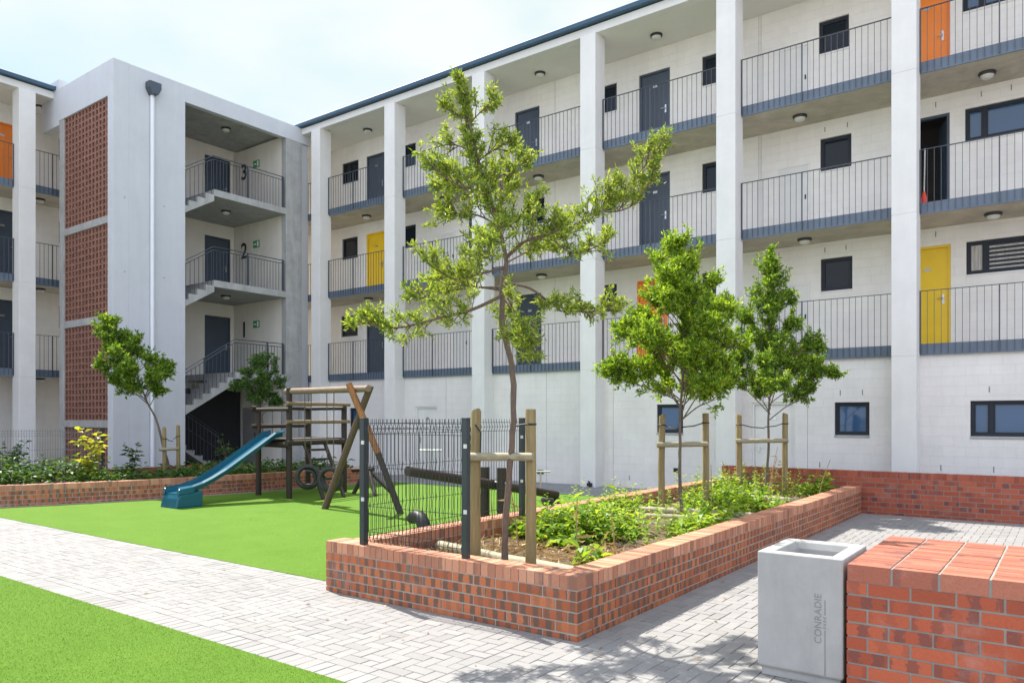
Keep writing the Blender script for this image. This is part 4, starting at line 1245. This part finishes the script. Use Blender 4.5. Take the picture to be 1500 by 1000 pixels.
# ladder behind the tower
lad = MB(); a0, a1 = W(-13.2, 10.35, 1.2), W(-12.35, 10.2, .0); b0, b1 = W(-13.2, 10.9, 1.2), W(-12.35, 10.75, .0)
lad.tube([a0, a1], .04, 10); lad.tube([b0, b1], .04, 10)
lo = lad.build('ladder', M['dark_wood'], pg, smooth=True)
for i in range(1, 6):
    r_ = MB(); t = i/6; r_.tube([a0.lerp(a1, t), b0.lerp(b1, t)], .025, 8); r_.build('rung', M['dark_wood'], lo, smooth=True)
# tyre swings
def torus(mb, c, R0, r, ax, n=28, k=10, arc=(0, 1), sq=1.0):
    c = Vector(c); ax = Vector(ax).normalized(); u = ax.orthogonal().normalized()
    if abs(u.z) < .5: u = (Vector((0, 0, 1))-ax*ax.z).normalized()
    v = ax.cross(u); st = len(mb.v)
    full = arc == (0, 1); cnt = n if full else n+1
    for i in range(cnt):
        t = 2*PI*(arc[0]+(arc[1]-arc[0])*i/n); d = u*math.cos(t)+v*math.sin(t)
        for j in range(k):
            s = 2*PI*j/k
            co, si = math.cos(s), math.sin(s)
            mb.v.append(tuple(c+d*(R0+r*co*(1 if co > 0 else .8))+ax*(r*sq*math.copysign(abs(si)**.7, si))))
    for i in range(n):
        a = st+i*k; b = st+((i+1) % cnt)*k
        for j in range(k): mb.f.append((a+j, a+(j+1) % k, b+(j+1) % k, b+j)); mb.mi.append(0)
def tyre_swing(label, t, tw_=0):
    B0, B1 = Vector((-13.34, 10.02, 2.24)), Vector((-10.05, 9.30, 2.20))
    p = B0.lerp(B1, t); z = .50
    o = thing('tyre_swing', label, 'swing', (p.x, p.y, 0), 0, 'tyre swings under the beam')
    m = MB(); ax = Vector((-.594, .804, 0)); ax.rotate(Matrix.Rotation(tw_, 3, 'Z')); torus(m, (0, 0, z), .205, .055, ax); m.build('tyre', M['rubber'], o, smooth=True)
    m = MB(); torus(m, (0, 0, z-.02), .14, .04, ax, 16, 8, (.30, .70), 1.6); m.obox((0, 0, z-.17), (.13, 0, 0), (0, .11, 0), (0, 0, .02)); m.build('seat', M['rubber'], o, smooth=True)
    for s in (-.12, .12):
        m = MB(); m.tube([(s, s*-.2, z+.2), (s*1.1, s*-.2, 2.17)], .009, 6); m.build('rope', M['rope'], o)
    return o
tyre_swing('black tyre swing hanging closest to the play tower post', .30, .15)
tyre_swing('black tyre swing hanging closest to the swing legs', .58, -.2)

# seesaw
ss = thing('seesaw', 'dark round timber seesaw with two metal T handles', 'seesaw', (-7.55, 9.7, 0))
A, B = Vector((-.12, -1.85, .92)), Vector((.08, 1.75, .30))
m = MB(); m.tube([A.lerp(B, i/6) for i in range(7)], [.072, .076, .078, .078, .076, .074, .07], 14); m.build('beam', M['dark_wood'], ss, smooth=True)
for sx in (-.17, .17):
    m = MB(); m.tube([(sx, .0, -.05), (sx, 0, .88)], .075, 14); m.build('post', M['dark_wood'], ss, smooth=True)
m = MB(); m.tube([(-.3, 0, .64), (.3, 0, .64)], .02, 8); m.build('axle', M['steel'], ss)
for t in (.13, .87):
    c = A.lerp(B, t); m = MB(); m.tube([c+Vector((0, 0, .05)), c+Vector((0, 0, .36))], .014, 8)
    hx = RX*.17
    m.tube([c-hx+Vector((0, 0, .36)), c+hx+Vector((0, 0, .36))], .017, 8)
    m.build('handle', M['steel'], ss, smooth=True)
def half_tyre(label, x, y, rz):
    m = MB(); torus(m, (0, 0, .0), .19, .10, (math.cos(rz), math.sin(rz), 0), 26, 12, (-.26, .26), 1.0)
    o = m.build('half_buried_tyre', M['rubber'], smooth=True); o.location = (x, y, 0)
    return tag(o, label, 'tyre', 'half buried tyres under the seesaw ends')
half_tyre('half buried black tyre under the low end of the seesaw', -7.62, 11.5, 1.5)
half_tyre('half buried black tyre under the raised end of the seesaw', -7.95, 8.35, 1.3)
# low balance trestle behind the swing
bt = thing('balance_trestle', 'low dark timber trestle with splayed legs behind the swing', 'trestle', (-12.6, 11.6, 0))
for i, (a, b) in enumerate((((-.2, -.2, 0), (.0, 0, .55)), ((.55, -.25, 0), (.1, 0, .5)), ((.65, .2, 0), (.0, .1, .5)))):
    m = MB(); m.tube([a, b], .045, 10); m.build('leg', M['dark_wood'], bt, smooth=True)
m = MB(); m.tube([(-.5, .05, .5), (.2, .02, .55)], .05, 10); m.build('beam', M['dark_wood'], bt, smooth=True)

# ------------------------------------------------------------------ weeds, shrubs, dry stalks
random.seed(77)
def weed_patch(m, x0, x1, y0, y1, z, cnt, hmax, ln=.11):
    for i in range(cnt):
        x, y = U(x0, x1), U(y0, y1)
        cl_ = math.sin(x*3.1+1.3*y)+math.sin(y*2.3-x*1.7+.8)
        if cl_ < U(-.3, 1.1): continue
        h = hmax*(.25+.6*random.random()**1.6+.42*max(0, cl_-.4))
        tone = random.choice((0, 0, 0, 1, 2)) if math.sin(x*4.1)+math.sin(y*3.3+x) < .6 else random.choice((1, 2, 2))
        k = random.randint(6, 12); p0 = Vector((x, y, z)); big = U(.6, 1.9)
        for j in range(k):
            t = (j+1)/k; p = p0+Vector((U(-.06, .06), U(-.06, .06), h*t*U(.7, 1)))
            a = U(0, 2*PI); d = Vector((math.cos(a), math.sin(a), U(.1, 1.1)))
            leaf(m, p, d, Vector((0, 0, 1))+rv()*.3, ln*big*U(.7, 1.3), ln*.23*big*U(.7, 1.2), U(.3, 1)); m.mi[-1] = tone
wm = MB()
weed_patch(wm, -5.35, -4.6, 6.2, 7.3, .27, 90, .28, .10)
weed_patch(wm, -4.7, -3.4, 6.75, 7.3, .27, 110, .32, .10)
weed_patch(wm, -3.75, -3.35, 6.1, 7.0, .27, 60, .25, .10)
weed_patch(wm, -5.4, -3.35, 7.2, 9.2, .27, 760, .34, .085)
weed_patch(wm, -5.4, -3.35, 9.6, 12.5, .28, 720, .32, .085)
weed_patch(wm, -5.4, -3.4, 12.9, 14.2, .28, 320, .34, .085)
# upright weeds standing above the rest
for i in range(150):
    x, y = U(-5.3, -3.4), random.choice((U(7.1, 9.4), U(7, 9.6), U(10.3, 12.6), U(12.9, 14.1)))
    h = U(.25, .60); p0 = Vector((x, y, .27)); lean_ = rv()*.1; lean_.z = 0
    for j in range(22):
        t = (j+2)/23; a = j*2.4+U(-.3, .3); p = p0+lean_*t+Vector((0, 0, h*t))
        leaf(wm, p, Vector((math.cos(a), math.sin(a), U(.3, 1.0))), Vector((0, 0, 1)), U(.05, .11)*(1.25-t*.7), U(.009, .017), .6)
tag(wm.build('ground_cover', [M['weed'], M['leaf_mid'], M['leaf_dark']], fix=False), 'bright leafy weeds filling the raised brick planter', 'weeds', kind='stuff')
lm = MB()
for i in range(1800):
    x, y = U(-5.4, -3.3), random.choice((U(5.15, 7.4), U(5.8, 6.9), U(7, 14)))
    a = U(0, 2*PI); leaf(lm, Vector((x, y, .29+U(-.01, .03))), Vector((math.cos(a), math.sin(a), U(-.15, .3))), rv(), U(.05, .2), U(.004, .011), .5)
tag(lm.build('leaf_litter', M['dry'], fix=False), 'dry brown straw and dead leaves on the planter soil', 'leaf litter', kind='stuff')
lt = MB()
for i in range(90):
    x, y = random.choice(((U(-5.8, -1.7), U(3.7, 4.85)), (U(-2.95, -1.2), U(4.9, 13)), (U(-12, -6), U(3.4, 7.5))))
    a = U(0, 2*PI); leaf(lt, Vector((x, y, .008)), Vector((math.cos(a), math.sin(a), U(0, .12))), Vector((0, 0, 1))+rv()*.3, U(.02, .06), U(.004, .009), .3)
tag(lt.build('leaf_litter', M['dry'], fix=False), 'few dry fallen leaves scattered on the paving beside the planter', 'leaf litter', kind='stuff')
bm_ = MB()
for i in range(900):
    t = U(0, 1); k = min(int(t*(len(BW)-1)), len(BW)-2); f = t*(len(BW)-1)-k
    x = BW[k][0]+(BW[k+1][0]-BW[k][0])*f-U(.3, 2.6); y = BW[k][1]+(BW[k+1][1]-BW[k][1])*f
    if y > 12.2 and x < -17: continue
    h = U(.15, .55)*(1.25 if y < 7.6 else .7)
    for j in range(8):
        a = U(0, 2*PI); leaf(bm_, Vector((x+U(-.1, .1), y+U(-.1, .1), .24+h*U(.2, 1))), Vector((math.cos(a), math.sin(a), U(0, .9))), rv()*.4+Vector((0, 0, 1)), U(.09, .17), U(.022, .04), .6)
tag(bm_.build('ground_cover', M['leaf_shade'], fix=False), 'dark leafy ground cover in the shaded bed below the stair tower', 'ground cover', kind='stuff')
def stalk(label, x, y, h, lx, ly, husks=4, z=.27):
    o = thing('dry_stalk', label, 'dead stalk', (x, y, z), 0, 'dry stalks in the planter')
    m = MB(); m.tube([(0, 0, 0), (lx*.45, ly*.45, h*.55), (lx, ly, h)], [.008, .007, .005], 5); m.build('stem', M['dry'], o)
    m = MB()
    for i in range(husks):
        t = U(.05, .95); p = Vector((lx*t, ly*t, h*t)); a = U(0, 2*PI)
        leaf(m, p, Vector((math.cos(a), math.sin(a), U(-.9, .5))), rv(), U(.1, .22), U(.008, .016), 1.2)
    m.build('leaves', M['dry'], o, fix=False)
stalk('bare dry stalk by the left front stake', -4.62, 5.95, .58, -.08, .06, 1)
stalk('dry stalk with husks among weeds right of the front stakes', -3.88, 6.3, .62, -.02, .05, 7)
stalk('thin dry stalk nearest the planter right wall', -3.5, 6.4, .5, -.06, .02, 5)
stalk('dry stalk right of the middle tree', -4.06, 10.2, .75, -.05, .1, 3)
stalk('drooping brown dead plant beside the rear stakes', -4.05, 12.6, .78, .12, .12, 18)
stalk('tall slanting dry stalk in front of the rear stakes', -3.9, 12.1, .95, .12, .15, 5)
stalk('slanting cut stalk nearest the right planter wall end', -3.42, 13.2, .72, .18, .12, 0)
stalk('tangled dead plant behind the middle stakes', -4.5, 12.2, .62, -.1, .1, 16)
stalk('slender dry stem behind the wire fence corner', -4.75, 6.55, .62, -.12, .02, 3)
def shrub(name, label, loc, h, w, n, ln, lw, mat, stems=5):
    o = thing(name, label, 'shrub', loc)
    st, lv = MB(), MB()
    for i in range(stems):
        a = U(0, 2*PI); e = Vector((math.cos(a)*w*U(.2, 1), math.sin(a)*w*U(.2, 1), h*U(.65, 1)))
        st.tube([(0, 0, 0), e*.5+Vector((0, 0, h*.12)), e], [.010, .007, .003], 5)
        for j in range(n//stems):
            t = U(.2, 1); p = e*t+rv()*.07; b = U(0, 2*PI)
            leaf(lv, p, Vector((math.cos(b), math.sin(b), U(-.2, .8))), rv()*.5+Vector((0, 0, 1)), ln*U(.7, 1.2), lw*U(.8, 1.2), .6)
    st.build('stem', M['bark_grey'], o); lv.build('foliage', mat, o, fix=False)
shrub('yellow_shrub', 'sunlit yellow green shrub in front of the left wire fence', (-16.75, 7.5, .2), 1.35, .45, 150, .17, .05, M['leaf_yellow'], 7)
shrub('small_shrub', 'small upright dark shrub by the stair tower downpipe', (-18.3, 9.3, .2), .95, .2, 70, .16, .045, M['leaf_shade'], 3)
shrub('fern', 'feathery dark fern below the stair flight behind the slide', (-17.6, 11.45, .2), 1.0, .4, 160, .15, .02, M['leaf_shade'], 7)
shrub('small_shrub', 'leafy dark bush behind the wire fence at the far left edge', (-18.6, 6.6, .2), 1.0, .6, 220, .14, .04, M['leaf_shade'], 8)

# ------------------------------------------------------------------ light, sky, camera
SUN = Vector((-.62, .16, 1)).normalized()
sun = bpy.data.lights.new('sun', 'SUN'); sun.energy = 3.7; sun.angle = R(.53); sun.color = (1, .95, .87)
so = bpy.data.objects.new('sun', sun); COL.objects.link(so)
so.rotation_euler = (-SUN).to_track_quat('-Z', 'Y').to_euler(); so.location = (-20, 10, 30)
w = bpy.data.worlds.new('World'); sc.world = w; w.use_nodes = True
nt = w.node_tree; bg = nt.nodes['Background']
sky = N(nt, 'ShaderNodeTexSky', sky_type='NISHITA'); sky.sun_disc = False
sky.sun_elevation = math.asin(SUN.z); sky.sun_rotation = math.atan2(SUN.x, SUN.y)
sky.air_density = 1.0; sky.dust_density = 1.2; sky.ozone_density = 1.0
tc = N(nt, 'ShaderNodeTexCoord'); mp = N(nt, 'ShaderNodeMapping'); mp.inputs['Scale'].default_value = (1, 1, 2.2); mp.inputs['Location'].default_value = (.3, .1, .2)
nt.links.new(tc.outputs['Generated'], mp.inputs['Vector'])
cl = noise(nt, 1.3, 6, .5, mp.outputs['Vector'], .3)
fac = N(nt, 'ShaderNodeMapRange'); fac.interpolation_type = 'SMOOTHSTEP'; fac.inputs[1].default_value = .34; fac.inputs[2].default_value = .60; fac.inputs[3].default_value = .12; fac.inputs[4].default_value = .95
nt.links.new(cl, fac.inputs[0])
# white haze on the sun side; unseen far side brightened as added facade fill
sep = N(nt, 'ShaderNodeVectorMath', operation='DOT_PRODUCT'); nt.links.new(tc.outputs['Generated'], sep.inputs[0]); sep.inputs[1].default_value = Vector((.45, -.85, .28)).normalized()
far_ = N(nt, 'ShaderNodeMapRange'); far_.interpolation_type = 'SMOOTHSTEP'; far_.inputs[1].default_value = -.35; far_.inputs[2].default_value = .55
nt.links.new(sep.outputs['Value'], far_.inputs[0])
cloud_and_fill = mixc(nt, far_.outputs[0], (6.4, 6.4, 6.2), (10.0, 10.3, 11.2))
colr = mixc(nt, fac.outputs[0], mixc(nt, far_.outputs[0], mixc(nt, .75, sky.outputs[0], (3.7, 5.6, 5.7)), (6.6, 8.6, 12.4)), cloud_and_fill)
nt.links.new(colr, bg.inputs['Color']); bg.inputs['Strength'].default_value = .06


cam = bpy.data.cameras.new('camera'); co = bpy.data.objects.new('camera', cam); COL.objects.link(co)
co.location = (0, 0, 1.68); co.rotation_euler = (R(90), 0, R(36.48))
cam.sensor_width = 36; cam.lens = 1109/1500*36; cam.shift_y = 112/1500; cam.clip_end = 1000; cam.clip_start = .05
sc.camera = co
sc.view_settings.view_transform = 'Standard'; sc.view_settings.look = 'None'; sc.view_settings.gamma = 1
sc.view_settings.exposure = 1.45
